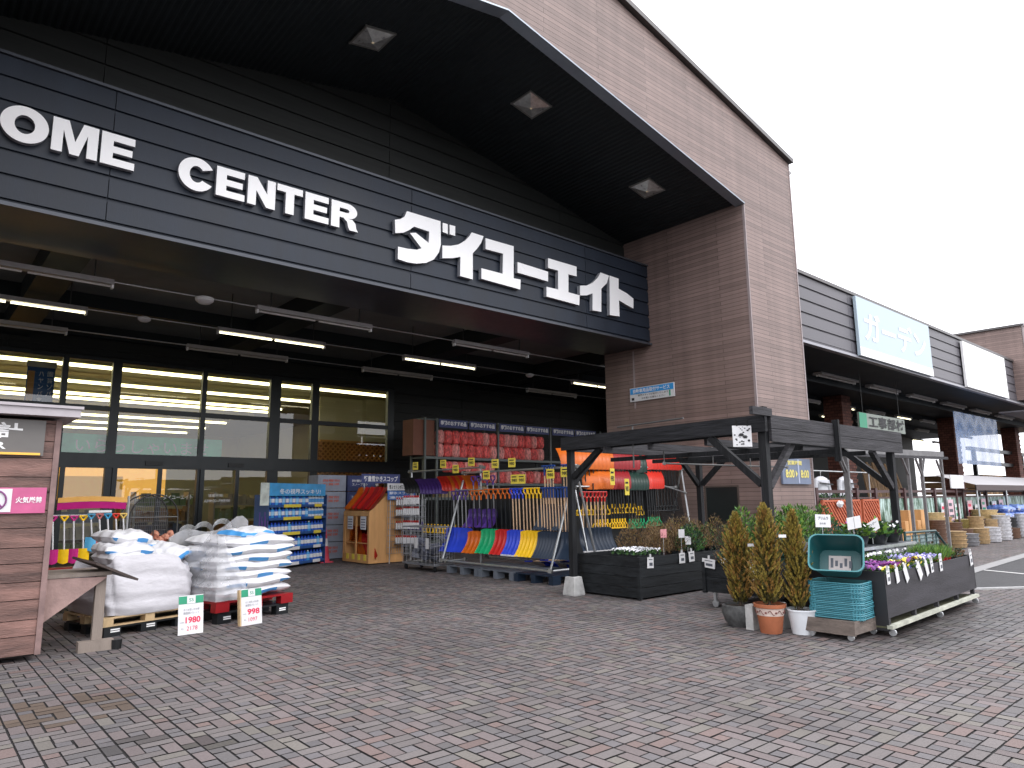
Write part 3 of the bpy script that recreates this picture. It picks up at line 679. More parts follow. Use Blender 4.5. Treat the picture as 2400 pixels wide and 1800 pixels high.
pallet('wooden_pallet', PALW, 'pale wooden pallet carrying the big open white sack', pc1.x, pc1.y, .122, 1.14, 1.02, .11, A1)
pallet('plastic_pallet', P_BLK, 'black plastic pallet with white marks under the red pallet', pc2.x, pc2.y, 0, 1.12, 1.0, .15, A2, plastic=True)
pallet('plastic_pallet', P_DRED, 'dark red plastic pallet under the layered stack of white bags', pc2.x, pc2.y, .152, 1.22, 1.06, .13, A2, plastic=True)
for c_, a_, xs in ((pc1, A1, (-.42,.02)), (pc2, A2, (-.42,.46))):
    mtx = Matrix.Translation(c_) @ Matrix.Rotation(a_, 4, 'Z')
    pp = [o for o in COL.objects if o.name.startswith('plastic_pallet') and abs(o.location.x-c_.x) < .01][0]
    for x in xs:
        b = MB()
        for dz in (.05, .075): b.add([mtx @ Vector(p) for p in ((x-.055,-.503,dz),(x+.055,-.503,dz),(x+.055,-.503,dz+.016),(x-.055,-.503,dz+.016))], [(0,1,2,3)])
        part('stencil', b, TEXTW, pp)
# big open woven sack
b = MB(); P = []; ph = [rnd.uniform(0, 6) for _ in range(8)]
for kz in range(15):
    v = kz/14; z = .236+v*.6; row = []
    for i in range(65):
        t_ = 2*math.pi*i/64; ct, st = math.cos(t_), math.sin(t_); e = .28
        x = math.copysign(abs(ct)**e, ct); y = math.copysign(abs(st)**e, st)
        bulge = 1+.05*math.sin(math.pi*min(1, v*1.05))+.02*math.sin(9*t_+ph[0]+v*6)+.014*math.sin(26*v+3*t_+ph[3])+.012*math.sin(v*16+ph[1]+2*t_)+.008*math.sin(23*t_+v*9)
        zz = z+(v**3)*(.07*math.sin(2*t_+ph[2])+.06*math.sin(3*t_+1)+.02*math.sin(11*t_))+.012*math.sin(v*9+5*t_)
        row.append((x*.56*bulge, y*.52*bulge, zz))
    P.append(row)
row = [(p[0]*.9, p[1]*.9, p[2]-.07) for p in P[-1]]; P.append(row); P.append([(0,0,.72)]*65); b.grid(P)
for i in range(4): b.bar((-.5+.02*i*0, -.515, .3) if i == 0 else (-.38+.0, -.545, .3), (-.5,-.515,.8) if i == 0 else (-.38,-.545,.8), .004, .02) if False else None
bag = solo('bulk_sack', b, SACK, 'big open white woven sack filled with smaller bags on the wooden pallet', 'sack', (0,0,0), smooth=True, angle=60); bag.location = (pc1.x, pc1.y, 0); bag.rotation_euler = (0,0,A1)
def put_bag(cx, cy, z, w_, d_, h_, seed, rot, label, group, name='salt_bag'):
    b = pillow(w_, d_, h_, seed); o = part(name, b, [BAGW, BAGBLUE], None, True, True, 75)
    o.location = (cx, cy, z); o.rotation_euler = rot; return tag(o, label, 'bag', group)
mt1 = Matrix.Translation(pc1) @ Matrix.Rotation(A1, 4, 'Z')
for i, (x, y, z, rx, ry, rz, lab) in enumerate((
    (-.22,-.16,.78,.06,.1,.1,'white bag filling the left side of the open sack, lowest of three'), (-.2,-.08,.9,.05,.02,-.1,'white bag in the middle of the left pile in the open sack'),
    (-.12,.06,1.04,.03,.06,.15,'white bag crowning the left pile in the open sack'), (.33,-.12,.80,.25,-.3,.35,'white bag with a blue print tilted up on the right of the open sack'),
    (.25,.25,.9,.1,.12,.2,'white bag at the back right of the open sack'))):
    p = mt1 @ Vector((x, y, z)); put_bag(p.x, p.y, p.z, .62, .5, .2, (3,4,5,9,12)[i], (rx, ry, A1+rz), lab, None)
mt2 = Matrix.Translation(pc2) @ Matrix.Rotation(A2, 4, 'Z')
for l in range(7):
    for j in range(2):
        p = mt2 @ Vector((rnd.uniform(-.04,.05)+(.0 if l % 2 else .03), -.26+j*.52+rnd.uniform(-.02,.02), .285+l*.112))
        put_bag(p.x, p.y, p.z, 1.18+rnd.uniform(-.05,.07), .56, .175, 20+l*2+j, (rnd.uniform(-.03,.03), rnd.uniform(-.02,.02), A2+rnd.uniform(-.05,.05)), 'white bag with blue printed edges layered in the stack on the red pallet', 'bags layered on the red pallet')
p = mt2 @ Vector((.1,-.1,1.06)); put_bag(p.x, p.y, p.z, .72, .5, .16, 42, (.06,-.03,A2+.25), 'loose topmost white bag with a blue rim on the layered stack', None)
# clear wrap hanging off the layered stack
b = MB(); P = []
for i in range(41):
    u = i/40
    if u < .3: x, y = -.2-.45*(u/.3), -.58
    elif u < .7: x, y = -.66, -.58+1.18*((u-.3)/.4)
    else: x, y = -.66+1.25*((u-.7)/.3), .6
    top = 1.06+.16*math.exp(-((u-.36)/.06)**2)+.1*math.sin(u*9)+.26*math.exp(-((u-.97)/.06)**2)+.1*math.exp(-((u-.75)/.05)**2)
    if u < .25: top = .5+(u/.25)*.58
    row = []
    for kz in range(13):
        v = kz/12; q = .025*math.sin(31*u+5*v)+.02*math.sin(17*u-9*v)+.012*math.sin(60*u+20*v)
        row.append(mt2 @ Vector((x*(1+q), y*(1+q), .3+v*(top-.3))))
    P.append(row)
b.grid(P); solo('clear_wrap', b, FILM, 'cloudy clear plastic wrap pulled down around the layered white bags', 'wrap', (pc2.x,pc2.y,.29), smooth=True, angle=80)
# ---- price boards leaning on the pallets
PGREEN = M('sign_green', (.02,.26,.14), .5)
def price_board(cx, cy, rz, price, tax, label, wood):
    o = thing('price_board', label, 'price sign', (cx,cy,0), rz)
    T = Matrix.Translation((cx,cy,0)) @ Matrix.Rotation(rz, 4, 'Z') @ Matrix.Rotation(R(-7), 4, 'X')
    r_, u_ = (T.to_3x3() @ Vector((1,0,0))), (T.to_3x3() @ Vector((0,0,1))); n_ = r_.cross(u_)
    def box(x0,x1,y0,y1,z0,z1):
        b = MB(); b.bb(x0,x1,y0,y1,z0,z1); b.v = [tuple(T @ Vector(v)) for v in b.v]; return b
    part('board', box(-.15,.15,-.004,.006,.0,.46), CARD, o)
    hd = part('header', box(-.148,.148,-.007,-.0045,.36,.452), PGREEN, o)
    part('emblem', box(-.05,.05,-.010,-.0075,.362,.45), CARD, hd)
    b = MB(); g0 = T @ Vector((-.027,-.0112,.385)); text(b, 'SS', g0, r_, u_, .055, .04, .01); part('monogram', b, PGREEN, hd)
    b = MB()
    text(b, 'まとめ買いがお得', T @ Vector((-.09,-.007,.275)), r_, u_, .19, .03, .0); text(b, '融雪剤パレット', T @ Vector((-.09,-.007,.235)), r_, u_, .19, .03, 0)
    text(b, '本体価格', T @ Vector((-.135,-.007,.135)), r_, u_, .055, .018); text(b, '税込', T @ Vector((-.115,-.007,.06)), r_, u_, .03, .02); part('small_print', b, M('grey_print', (.2,.2,.24), .6), o)
    b = MB(); text(b, price, T @ Vector((-.065,-.007,.13)), r_, u_, .18, .075, .03); text(b, tax, T @ Vector((-.05,-.007,.045)), r_, u_, .13, .05, .0); part('price', b, RED, o)
    if wood:
        part('wooden_back', box(-.172,-.152,-.004,.05,0,.455), PALW, o)
price_board(2.87, 9.33, R(4), '1980', '2178', 'white price board with a green top reading 1980 before the big sack', False)
price_board(3.67, 9.45, R(12), '998', '1097', 'white price board on a wooden back reading 998 before the layered bags', True)

# ---- children's shovel rack, left behind the kiosk
o = thing('toy_shovel_rack', 'magenta topped display rack of children\'s snow shovels behind the kiosk', 'display rack', (2.2,12.3,0))
b = MB()
for x in (1.45, 2.72):
    b.tube((x,12.25,0),(x,12.25,1.7),.018)
for z in (.4,.86,1.42): b.tube((1.45,12.25,z),(2.72,12.25,z),.014)
b.bb(1.45,2.72,12.1,12.5,.36,.4); part('frame', b, GALV, o)
b = MB(); P = []
for i in range(17):
    u = i/16; dz = .07*math.sin(math.pi*u); P.append([(1.75+u*.9,12.08,1.5+dz*.3),(1.75+u*.9,12.05,1.6+dz*.3)])
b.grid(P); part('header', b, P_MAG, o); b = MB(); b.grid([[(p[0][0],12.045,p[1][2]+.003),(p[0][0],12.03,p[1][2]+.075)] for p in P]); part('header_band', b, M('header_orange', (.75,.4,.1), .5), o)
b = MB(); b.bb(2.15,2.45,12.02,12.03,1.455,1.49); part('price_strip', b, CARD, o)
b = MB(); b.bb(1.5,2.3,12.02,12.3,.42,.68); part('stock_box', b, P_DRED, o)
def toy(x, z, c, L_, name):
    t = thing('toy_shovel', 'small %s children\'s shovel with a white shaft hanging on the magenta topped rack' % name, 'toy shovel', (x,12.1,z), 0, 'children\'s shovels on the rack')
    b = MB(); b.tube((x,12.1,z-.02),(x+.03,12.1,z-L_),.012,6); part('shaft', b, CARD, t)
    b = MB(); b.path([(x,12.1,z-.02),(x-.05,12.1,z+.05),(x+.05,12.1,z+.05),(x,12.1,z-.02)], .013, 6); part('grip', b, c, t)
    b = MB(); P = [[(x+.03+(u-.5)*.17,12.1-.04*math.sin(math.pi*u),z-L_-v*.17-.04*math.sin(math.pi*u)*v) for v in (0,.5,1)] for u in (0,.25,.5,.75,1)]; b.grid(P); part('blade', b, c, t, smooth=True)
for x, c, nm in ((1.6,P_YEL,'yellow'),(1.72,P_MAG,'magenta'),(1.86,P_YEL,'yellow'),(1.98,P_MAG,'magenta'),(2.1,P_YEL,'yellow')): toy(x, 1.36, c, .42, nm)
for x, c, nm in ((2.2,PLAS('sky',(.1,.4,.65)),'sky blue'),(2.31,PLAS('salmon',(.65,.2,.2)),'salmon pink'),(2.42,PLAS('cyan',(.05,.35,.6)),'bright blue'),(2.53,P_BRED,'red'),(2.63,PLAS('mustard',(.6,.42,.1)),'mustard')): toy(x, 1.38, c, .28, nm)
# ---- arched wire cage and a pile of wire frames
def arch(b, x0, x1, y, z0, z1, r_=.013):
    xm, rr = (x0+x1)/2, (x1-x0)/2
    pts = [(x0,y,z0),(x0,y,z1-rr)]+[(xm-rr*math.cos(t*math.pi/12),y,z1-rr+rr*math.sin(t*math.pi/12)) for t in range(1,12)]+[(x1,y,z1-rr),(x1,y,z0)]; b.path(pts, r_, 5)
o = thing('arched_cage', 'round topped wire mesh cage standing behind the big white sack', 'cage', (3.25,13.1,0))
b = MB(); arch(b, 2.9, 3.64, 12.9, 0, 1.73); arch(b, 2.9, 3.64, 13.5, 0, 1.73); b.tube((3.27,12.9,0),(3.27,12.9,1.72),.01)
for z in (.1,.75,1.35): b.tube((2.9,12.9,z),(3.64,12.9,z),.01); b.tube((2.9,12.9,z),(2.9,13.5,z),.01); b.tube((3.64,12.9,z),(3.64,13.5,z),.01)
part('frame', b, M('dark_wire', (.06,.06,.06), .4, .5), o)
b = MB()
for i in range(1, 24): x = 2.9+.74*i/24; b.tube((x,13.5,0),(x,13.5,1.36+math.sqrt(max(0,.37**2-(x-3.27)**2))),.004,4)
for i in range(1, 22): b.tube((2.9,13.5,.08*i),(3.64,13.5,.08*i),.004,4)
part('mesh_panel', b, WIRE, o)
b = MB()
for i in range(9): b.blob((2.98+.08*i,13.2,.95+.05*(i % 3)), (.07,.08,.07), 7, 5, i)
part('peach_stock', b, M('peach_net', (.6,.27,.18), .7, 0, .25, 30), o)
b = MB(); b.bb(2.95,3.6,13.0,13.45,.75,.8).bb(2.97,3.25,13.02,13.4,.8,.98); part('red_tray', b, P_RED, o)
for i, (x, y) in enumerate(((3.75,13.2),(3.95,13.0),(4.2,12.8))):
    b = MB()
    for q in range(5): arch(b, x+.012*q, x+.32+.012*q, y+.05*q, 0, 1.2-.02*q+.05*i, .007)
    solo('wire_arch_bundle', b, GALV, 'bundle of bent steel wire arches, %s from the arched cage' % ORD[i], 'wire arches', (x,y,0), 'wire arches behind the bags')

# ---- blue rack of washer fluid
Pa, Pb = Vector((6.55,16.15,0)), Vector((8.5,17.2,0)); dr_ = (Pb-Pa).normalized(); ang = math.atan2(dr_.y, dr_.x); Wd = (Pb-Pa).length
rk = thing('fluid_rack', 'shelf rack of blue bottles under a sky blue banner beside the shop door', 'rack', Pa, ang)
TR = Matrix.Translation(Pa) @ Matrix.Rotation(ang, 4, 'Z')
def inr(b): b.v = [tuple(TR @ Vector(v)) for v in b.v]; return b
BLUEF = M('rack_blue', (.02,.06,.17), .45)
b = MB()
for z in (.12,.48,.84,1.2,1.5): b.bb(0,Wd,0,.4,z-.02,z)
b.bb(-.02,0,0,.42,0,1.75).bb(Wd,Wd+.02,0,.42,0,1.75).bb(0,Wd,.4,.42,0,1.75); part('frame', inr(b), BLUEF, rk)
for i, z in enumerate((.12,.48,.84,1.2,1.5)):
    b = MB(); b.bb(0,Wd,-.012,-.004,z-.05,z+.01); rl = part('shelf_rail', inr(b), PLAS('rail', (.03,.09,.26)), rk)
    b = MB()
    for x in ((.5,1.15),(1.7,2.0)): b.bb(x[0],x[1],-.02,-.013,z-.055,z+.02)
    part('price_strip', inr(b), YEL if i in (2,3,4) else CARD, rl)
b = MB(); b.bb(-.05,Wd-.1,-.03,-.015,1.72,2.02); bn = part('banner', inr(b), M('sky_banner', (.06,.32,.62), .5, 0, .35, 2), rk)
b = MB(); text(b, '冬の視界スッキリ!', TR @ Vector((.3,-.034,1.76)), dr_, ZU, 1.6, .13, .015); part('lettering', b, TEXTW, bn)
b = MB(); b.bb(-.35,-.06,-.03,-.015,1.5,2.02); part('side_card', inr(b), M('pale_leaflet', (.55,.6,.55), .5, 0, .4, 5), rk)
def bottle(c1, c2, cap):
    o = bpy.data.objects.new('fluid_bottle', None)
    COL.objects.link(o)
    b = MB(); b.lathe((0,0,0), [(0,0),(.052,0),(.055,.02),(.055,.17),(.03,.205),(.018,.22)], 10); part('body', b, c1, o, True, True)
    b = MB(); b.lathe((0,0,0), [(.0555,.06),(.0555,.15)], 10); part('label_sleeve', b, c2, o, True, True)
    b = MB(); b.lathe((0,0,.22), [(.02,0),(.02,.03),(0,.03)], 8); part('cap', b, cap, o, True, True); return o
kinds = ((PLAS('bottle_blue', (.05,.3,.66)), M('sleeve_sky', (.3,.55,.8), .4), CARD, 'blue'), (PLAS('bottle_white', (.6,.65,.72)), BAGBLUE, P_BLUE, 'white and blue'), (PLAS('bottle_deep', (.03,.12,.5)), CARD, P_BLUE, 'deep blue white labelled'))
first = {}
for i, z in enumerate((.122,.482,.842,1.202,1.502)):
    n = 17
    for j in range(n):
        kd = kinds[1 if (i in (3,4) and j > 11) else (2 if i in (0,1,2) and j % 3 else (i+j) % 2*2)]
        p = TR @ Vector((.08+j*(Wd-.16)/(n-1), .09, z)); lb = '%s bottle standing on the washer fluid rack' % kd[3]; gp = '%s bottles on the washer fluid rack' % kd[3]
        if kd[3] not in first:
            f_ = bottle(*kd[:3]); f_.location = p; tag(f_, lb, 'bottle', gp); first[kd[3]] = f_
        else: dup(first[kd[3]], p, ang)
# purple brushes hanging beside the rack
for i in range(6):
    q = TR @ Vector((-.1-.05*i, -.05+.02*(i % 2), 0)); zt = 1.15+.1*(i % 3)
    b = MB(); b.tube((q.x,q.y,zt),(q.x,q.y,zt-.62),.012,5); b.bb(q.x-.045,q.x+.045,q.y-.03,q.y+.03,zt-.75,zt-.6)
    solo('snow_brush', b, P_PUR, 'purple snow brush hanging at the left end of the washer fluid rack', 'brush', (q.x,q.y,zt-.75), 'purple brushes beside the fluid rack')
# ---- traffic cone
cn = thing('traffic_cone', 'faded red traffic cone with a pale band between the fluid rack and pine bin', 'cone', (8.58,17.4,0))
b = MB(); b.lathe((8.58,17.4,0), [(.15,.03),(.035,.9),(.0,.9)], 16); part('body', b, M('cone_red', (.6,.06,.1), .5), cn, True)
b = MB(); b.bb(8.4,8.76,17.22,17.58,0,.03); part('base', b, M('cone_red', (0,0,0)), cn); b = MB(); b.lathe((8.58,17.4,0), [(.099,.42),(.072,.62)], 16); part('band', b, CARD, cn, True)

# ---- pine bin of sleds
X0, X1, Ya, Yb = 9.0, 10.02, 15.82, 17.15
bx = thing('pine_bin', 'pine display bin with slanted top full of orange and red sleds', 'bin', (9.5,16.5,0))
b = MB(); b.prism([(X0,Ya,.03),(X1,Ya,.03),(X1,Ya,1.78),(X0+.55,Ya,1.78),(X0,Ya,1.3)], (0,.03,0)); part('side_panel', b, PINE, bx)
b = MB(); b.prism([(X0,Yb,.03),(X1,Yb,.03),(X1,Yb,1.78),(X0+.55,Yb,1.78),(X0,Yb,1.3)], (0,.03,0)); part('side_panel', b, PINE, bx)
b = MB(); b.bb(X1-.03,X1,Ya+.032,Yb-.002,.03,1.78); part('back_panel', b, PINE, bx)
b = MB(); b.bb(X0,X0+.04,Ya+.032,Yb-.002,.03,.24); part('front_panel', b, PINE, bx); b = MB(); b.bb(X0,X0+.04,Ya+.032,Yb-.002,1.2,1.32); part('front_rail', b, PINE, bx)
for yy in (Ya+.04, (Ya+Yb)/2, Yb-.08):
    b = MB(); b.bb(X0+.002,X0+.035,yy,yy+.045,.242,1.198); part('post', b, PINE, bx)
b = MB(); b.bb(X0+.05,X1-.04,Ya+.05,Yb-.05,.5,.52); part('shelf', b, PINE, bx)
for yy in (Ya+.15, Yb-.5):
    b = MB(); b.bb(X0-.012,X0-.004,yy,yy+.28,.86,1.19); ntc = part('notice', b, CARD, bx); b = MB()
    for q in range(4): b.bb(X0-.016,X0-.0125,yy+.03,yy+.25,.9+q*.065,.93+q*.065)
    part('printed_lines', b, M('grey_print', (.2,.2,.24), .6), ntc)
for q in range(4):
    b = MB(); yy = Ya+.12+q*.3; b.bb(X0-.01,X0-.003,yy,yy+.12,.1,.24); part('price_card', b, YEL, bx)
def sled(c, nm, x, y, z, rot, grp):
    b = MB(); P = []
    for i in range(9):
        u = i/8; row = []
        for j in range(9):
            v = -1+j/4; row.append(((u-.5)*.7, v*.19, .05*(abs(v)**3)+.09*max(0,u-.75)**1.2*3+.012*math.cos(v*9)))
        P.append(row)
    b.grid(P); b.grid([[(p[0],p[1],p[2]-.012) for p in row] for row in P]); o = part('sled', b, c, None, True, True, 60); o.location = (x,y,z); o.rotation_euler = rot
    return tag(o, '%s plastic sled %s' % (nm, grp), 'sled', '%s sleds %s' % (nm, grp))
for i in range(9):
    c, nm = ((P_ORA,'orange'),(P_ORA,'orange'),(P_ORA,'orange'),(P_RED,'red'),(P_DRED,'wine red'),(P_RED,'red'),(P_RED,'red'),(P_DRED,'wine red'),(P_RED,'red'))[8-i]
    sled(c, nm, X0+.3, Ya+.12+i*.14, 1.62, (R(88),R(-43),R(0)) if False else (R(8*(i%2)),R(-48),0), 'leaning across the slanted top of the pine bin')
for i in range(7): sled(P_ORA, 'orange', X0+.42, Yb-.35, .56+i*.055, (0,0,R(2*i)), 'lying flat in the pine bin')
for i in range(5): sled(P_ORA, 'orange', X0+.2, Yb-.55+i*.07, .42, (R(75),R(-60),R(90)), 'standing in the bottom of the pine bin')
for i in range(5): sled(P_RED, 'red', X0+.2, Ya+.22+i*.09, .38, (R(70),R(-50),R(90)), 'standing in the bottom of the pine bin')
# header boards over the bin
def board(x0, x1, y, z0, z1, mt, lines, label, tilt=0, ink=TEXTW, name='header_board', legs=True):
    o = thing(name, label, 'sign', ((x0+x1)/2,y,z0))
    b = MB(); b.bb(x0,x1,y,y+.012,z0,z1); part('panel', b, mt, o); b = MB(); n = len(lines); h = (z1-z0)/n
    for i, s in enumerate(lines): text(b, s, (x0+.06*(x1-x0),y-.004,z1-h*(i+.82)), XR, ZU, (x1-x0)*.88, h*.62, .02)
    part('lettering', b, ink, o)
    if legs:
        for q in (x0+.1, x1-.1):
            b = MB(); b.tube((q,y+.02,0),(q,y+.02,z1),.009,5); part('stake', b, GALV, o)
    return o
board(9.35, 10.55, 16.9, 2.05, 2.3, NAVYB, ['軽量雪かきスコップ'], 'navy header board with white snow shovel lettering over the pine bin')
board(9.45, 10.3, 15.72, 1.84, 2.02, CARD, ['雪よせトンボスノーダンプ'], 'white header card with black lettering above the bottle grid', ink=INK)
board(9.45, 10.28, 15.71, 1.6, 1.83, M('ice_blue_card', (.06,.16,.45), .5), ['解氷スプレー','凍結防止'], 'ice blue card with white lettering under the white header card')
# wire grid of spray bottles on the bin's right side
gr = thing('wire_grid', 'wire grid of small spray bottles hung on the right side of the pine bin', 'display grid', (9.9,15.72,.3))
b = MB()
for i in range(13): b.tube((9.5+i*.07,15.78,.25),(9.5+i*.07,15.78,1.62),.005,4)
for i in range(10): b.tube((9.5,15.775,.25+i*.15),(10.34,15.775,.25+i*.15),.005,4)
part('grid', b, WIRE, gr)
sp0 = None
for i, z in enumerate((.5,.86,1.2,1.46)):
    b = MB(); b.bb(9.68,10.34,15.62,15.77,z-.02,z-.008); part('tray', b, WIRE, gr)
    for j in range(9):
        if sp0 is None:
            sp0 = thing('spray_can', 'small white spray can with a red cap on the wire grid by the pine bin', 'spray can', (9.72,15.69,z), 0, 'spray cans on the wire grid')
            b = MB(); b.lathe((0,0,0), [(0,0),(.028,0),(.028,.13),(.015,.15)], 9); part('body', b, CARD, sp0, True, True); b = MB(); b.lathe((0,0,.15), [(.018,0),(.018,.05),(0,.05)], 8); part('cap', b, P_RED, sp0, True, True)
        else: dup(sp0, (9.72+j*.07,15.69,z))
# ---- carton display stack against the shop wall
CART = (M('carton_grey', (.3,.33,.4), .6), M('carton_navy', (.035,.05,.14), .6), M('carton_red', (.4,.06,.04), .6))
for i, z in enumerate((.02,.48,.94,1.4,1.86)):
    for j, (xa, xb) in enumerate(((8.7,9.55),(9.6,10.5))):
        o = thing('goods_carton', '%s stacked carton with printed front against the shop wall, %s tier up, %s stack' % (('grey','navy')[j], ORD[i], ('left','right')[j]), 'carton', ((xa+xb)/2,18.4,z), 0, 'cartons stacked by the shop wall')
        b = MB(); b.bb(xa,xb,18.15,18.75,z,z+.44); part('box', b, CART[j] if not (j == 0 and i % 2 == 0) else CART[0], o)
        b = MB(); b.bb(xa+.06,xb-.06,18.142,18.149,z+.12,z+.36); part('print_panel', b, (CART[0], CARD)[0] if j == 0 else NAVYB, o)
        b = MB()
        for q in range(2): text(b, ('除雪用品','スノーブラシ')[q] if j else ('融雪剤','お買得')[q], (xa+.14,18.136,z+.25-q*.1), XR, ZU, .5, .075, .02)
        part('lettering', b, TEXTW if j else M('salmon_print', (.55,.15,.12), .6), o)

# ---- steel shelf of red net sacks under the navy strip
sh = thing('net_sack_shelf', 'long steel shelf of red net sacks below a row of navy label strips', 'shelf', (16,18.3,0))
b = MB()
for x in (12.1,12.55,15.05,17.5,20.2): b.bb(x-.03,x+.03,17.95,18.01,0,4.12); b.bb(x-.03,x+.03,18.7,18.76,0,4.12)
for z in (.3,1.6,2.86,2.05): b.bb(12.1,20.2,18.012,18.7,z,z+.05); b.bb(12.1,20.2,17.94,18.01,z-.02,z+.06)
b.bb(12.1,20.2,18.2,18.7,4.08,4.12); part('frame', b, M('shelf_grey_green', (.13,.15,.145), .5, .2), sh)
b = MB(); b.bb(11.72,12.5,18.05,18.65,2.95,4.05); part('end_panel', b, M('brown_carton', (.2,.08,.05), .7), sh)
x = 12.58; i = 0
while x < 20:
    b = MB(); b.bb(x,x+1.12,17.9,17.915,3.84,4.1); st = part('label_strip', b, NAVYB, sh); b = MB(); text(b, '季節のおすすめ品', (x+.05,17.896,3.88), XR, ZU, 1.02, .18, .045); part('lettering', b, TEXTW, st); x += 1.19+(.1 if i % 2 else 0); i += 1
NETS = [M('red_net_sack', (.8,.13,.12), .7, 0, .9, 16, .9, 22, stretch=(1,1,.5)), M('pink_net_sack', (.85,.33,.3), .7, 0, .8, 18, .9, 22, stretch=(1,1,.5))]
sk = []
for q in range(2):
    b = MB(); P = []
    for i in range(9):
        v = i/8; r_ = .17*(1-abs(2*v-1)**5*.35); P.append([((1.05 if abs(math.cos(t*.628)) > .6 else .95)*r_*math.cos(t*.628), r_*.95*math.sin(t*.628), v*.42) for t in range(11)])
    b.grid(P); o = part('net_sack', b, NETS[q], None, True, True, 70); tag(o, 'red net sack standing upright on the long steel shelf' if q == 0 else 'pinkish net sack standing upright on the long steel shelf', 'sack', ('red','pinkish')[q]+' net sacks on the steel shelf'); sk.append(o)
used = [0, 0]
for seg in ((12.75,14.95),(15.25,17.4)):
    for lv in range(2):
        x = seg[0]
        while x < seg[1]:
            q = rnd.randint(0, 1); loc = (x,18.14+rnd.uniform(-.02,.02),2.915+lv*.43)
            if not used[q]: sk[q].location = loc; used[q] = 1; o = sk[q]
            else: o = dup(sk[q], loc)
            o.rotation_euler = (0, rnd.uniform(-.05,.05), rnd.uniform(0,6)); x += .31
for i in range(12):
    o = dup(sk[i % 2], (14.6+i*.33,18.14,2.11)); o.rotation_euler = (0,0,i*1.3)
for i in range(8):
    o = dup(sk[i % 2], (13.0+i*.25,18.05,2.44)); o.rotation_euler = (0,R(86),0) if False else (0,0,i)
    o.scale = (1,1,.8)
for i in range(3):
    x = 12.8+i*.62; b = MB(); b.bb(x,x+.56,18.03,18.55,1.655,2.1+.25*(i % 2)); solo('storage_carton', b, M('kraft_carton', (.38,.27,.15), .7, 0, .2, 4), 'plain kraft carton on the middle tier of the long steel shelf, %s from the left' % ORD[i], 'carton', (x+.28,18.3,1.66), 'kraft cartons on the steel shelf')

g2 = dup(gr, (9.55,14.75,.3), R(-80), 'second wire grid of small spray bottles beside the roll cage')
for i, z in enumerate((.5,.86,1.2,1.46)):
    for j in range(8): dup(sp0, (9.47+.012*j,14.95-.07*j,z+.04), None, 'small white spray can with a red cap on the wire grid beside the roll cage', 'spray cans beside the roll cage')
# ---- wire roll cage
o = thing('roll_cage', 'tall wire roll cage on casters in front of the black handled tools', 'cage trolley', (9.45,13.75,0))
b = MB()
for i in range(9):
    q = i/8; b.tube((9.1+.55*q,13.1,.16),(9.1+.55*q,13.1,.98),.006,4); b.tube((9.1,13.1+1.3*q,.16),(9.1,13.1+1.3*q,.98),.006,4); b.tube((9.65,13.1+1.3*q,.16),(9.65,13.1+1.3*q,.98),.006,4)
for z in (.16,.35,.57,.78,.98):
    for p, q in (((9.1,13.1),(9.65,13.1)),((9.1,13.1),(9.1,14.4)),((9.65,13.1),(9.65,14.4)),((9.1,14.4),(9.65,14.4))): b.tube((*p,z),(*q,z),.008 if z not in (.16,.98) else .015,5)
part('basket', b, WIRE, o); b = MB(); b.bb(9.1,9.65,13.1,14.4,.13,.155); part('floor', b, GALV, o)
for x, y in ((9.16,13.16),(9.6,13.16),(9.16,14.34),(9.6,14.34)):
    b = MB(); b.tube((x-.015,y,.06),(x+.015,y,.06),.06,12); b.bb(x-.02,x+.02,y-.02,y+.02,.121,.13); part('caster', b, BLACK, o)
for y, x in ((13.3,9.09),(13.75,9.09)):
    b = MB(); b.bb(x-.012,x-.006,y,y+.12,.5,.74); part('price_tag', b, CARD, o)
b = MB()
for i in range(14): b.box((9.2+rnd.random()*.35,13.2+rnd.random()*1.0,.25+.03*i), (.24,.2,.1), (rnd.random(),rnd.random(),rnd.random()*3))
part('grey_stock', b, M('packaged_goods', (.12,.13,.17), .35, 0, .5, 9), o)

# ---- snow shovels
def shovel_mesh(blade_w, blade_h, L_, kind):
    """hangs with its grip at z=0, blade facing -y; kind: 'd' D grip, 't' T grip"""
    hnd = MB(); hnd.tube((0,0,-.1),(0,0,-L_+blade_h*.75),.014,7)
    gp = MB()
    if kind == 'd':
        gp.path([(0,0,-.13),(-.055,0,-.07),(-.055,0,0),(.055,0,0),(.055,0,-.07),(0,0,-.13)], .014, 6); gp.tube((0,0,-.2),(0,0,-.12),.019,7)
    else: gp.tube((-.06,0,0),(.06,0,0),.018,7); gp.tube((0,0,0),(0,0,-.19),.02,7)
    bl = MB(); z0 = -L_+blade_h; P = []
    for i in range(11):
        u = -1+i/5; row = []
        for j in range(7):
            v = j/6; taper = .82+.18*v
            row.append((u*blade_w/2*taper, -.02-.2*v*v-.03*v+.035*math.sin(v*3.0)-.035*(abs(u)**4)-(.016 if i in (3,5,7) else 0)*(1 if .1 < v < .9 else 0), z0-v*blade_h+.03*(1-abs(u)**3)*(v < .05)))
        P.append(row)
    bl.grid(P); bl.grid([[(p[0],p[1]+.008,p[2]) for p in row] for row in P])
    return hnd, gp, bl
_sh = {}
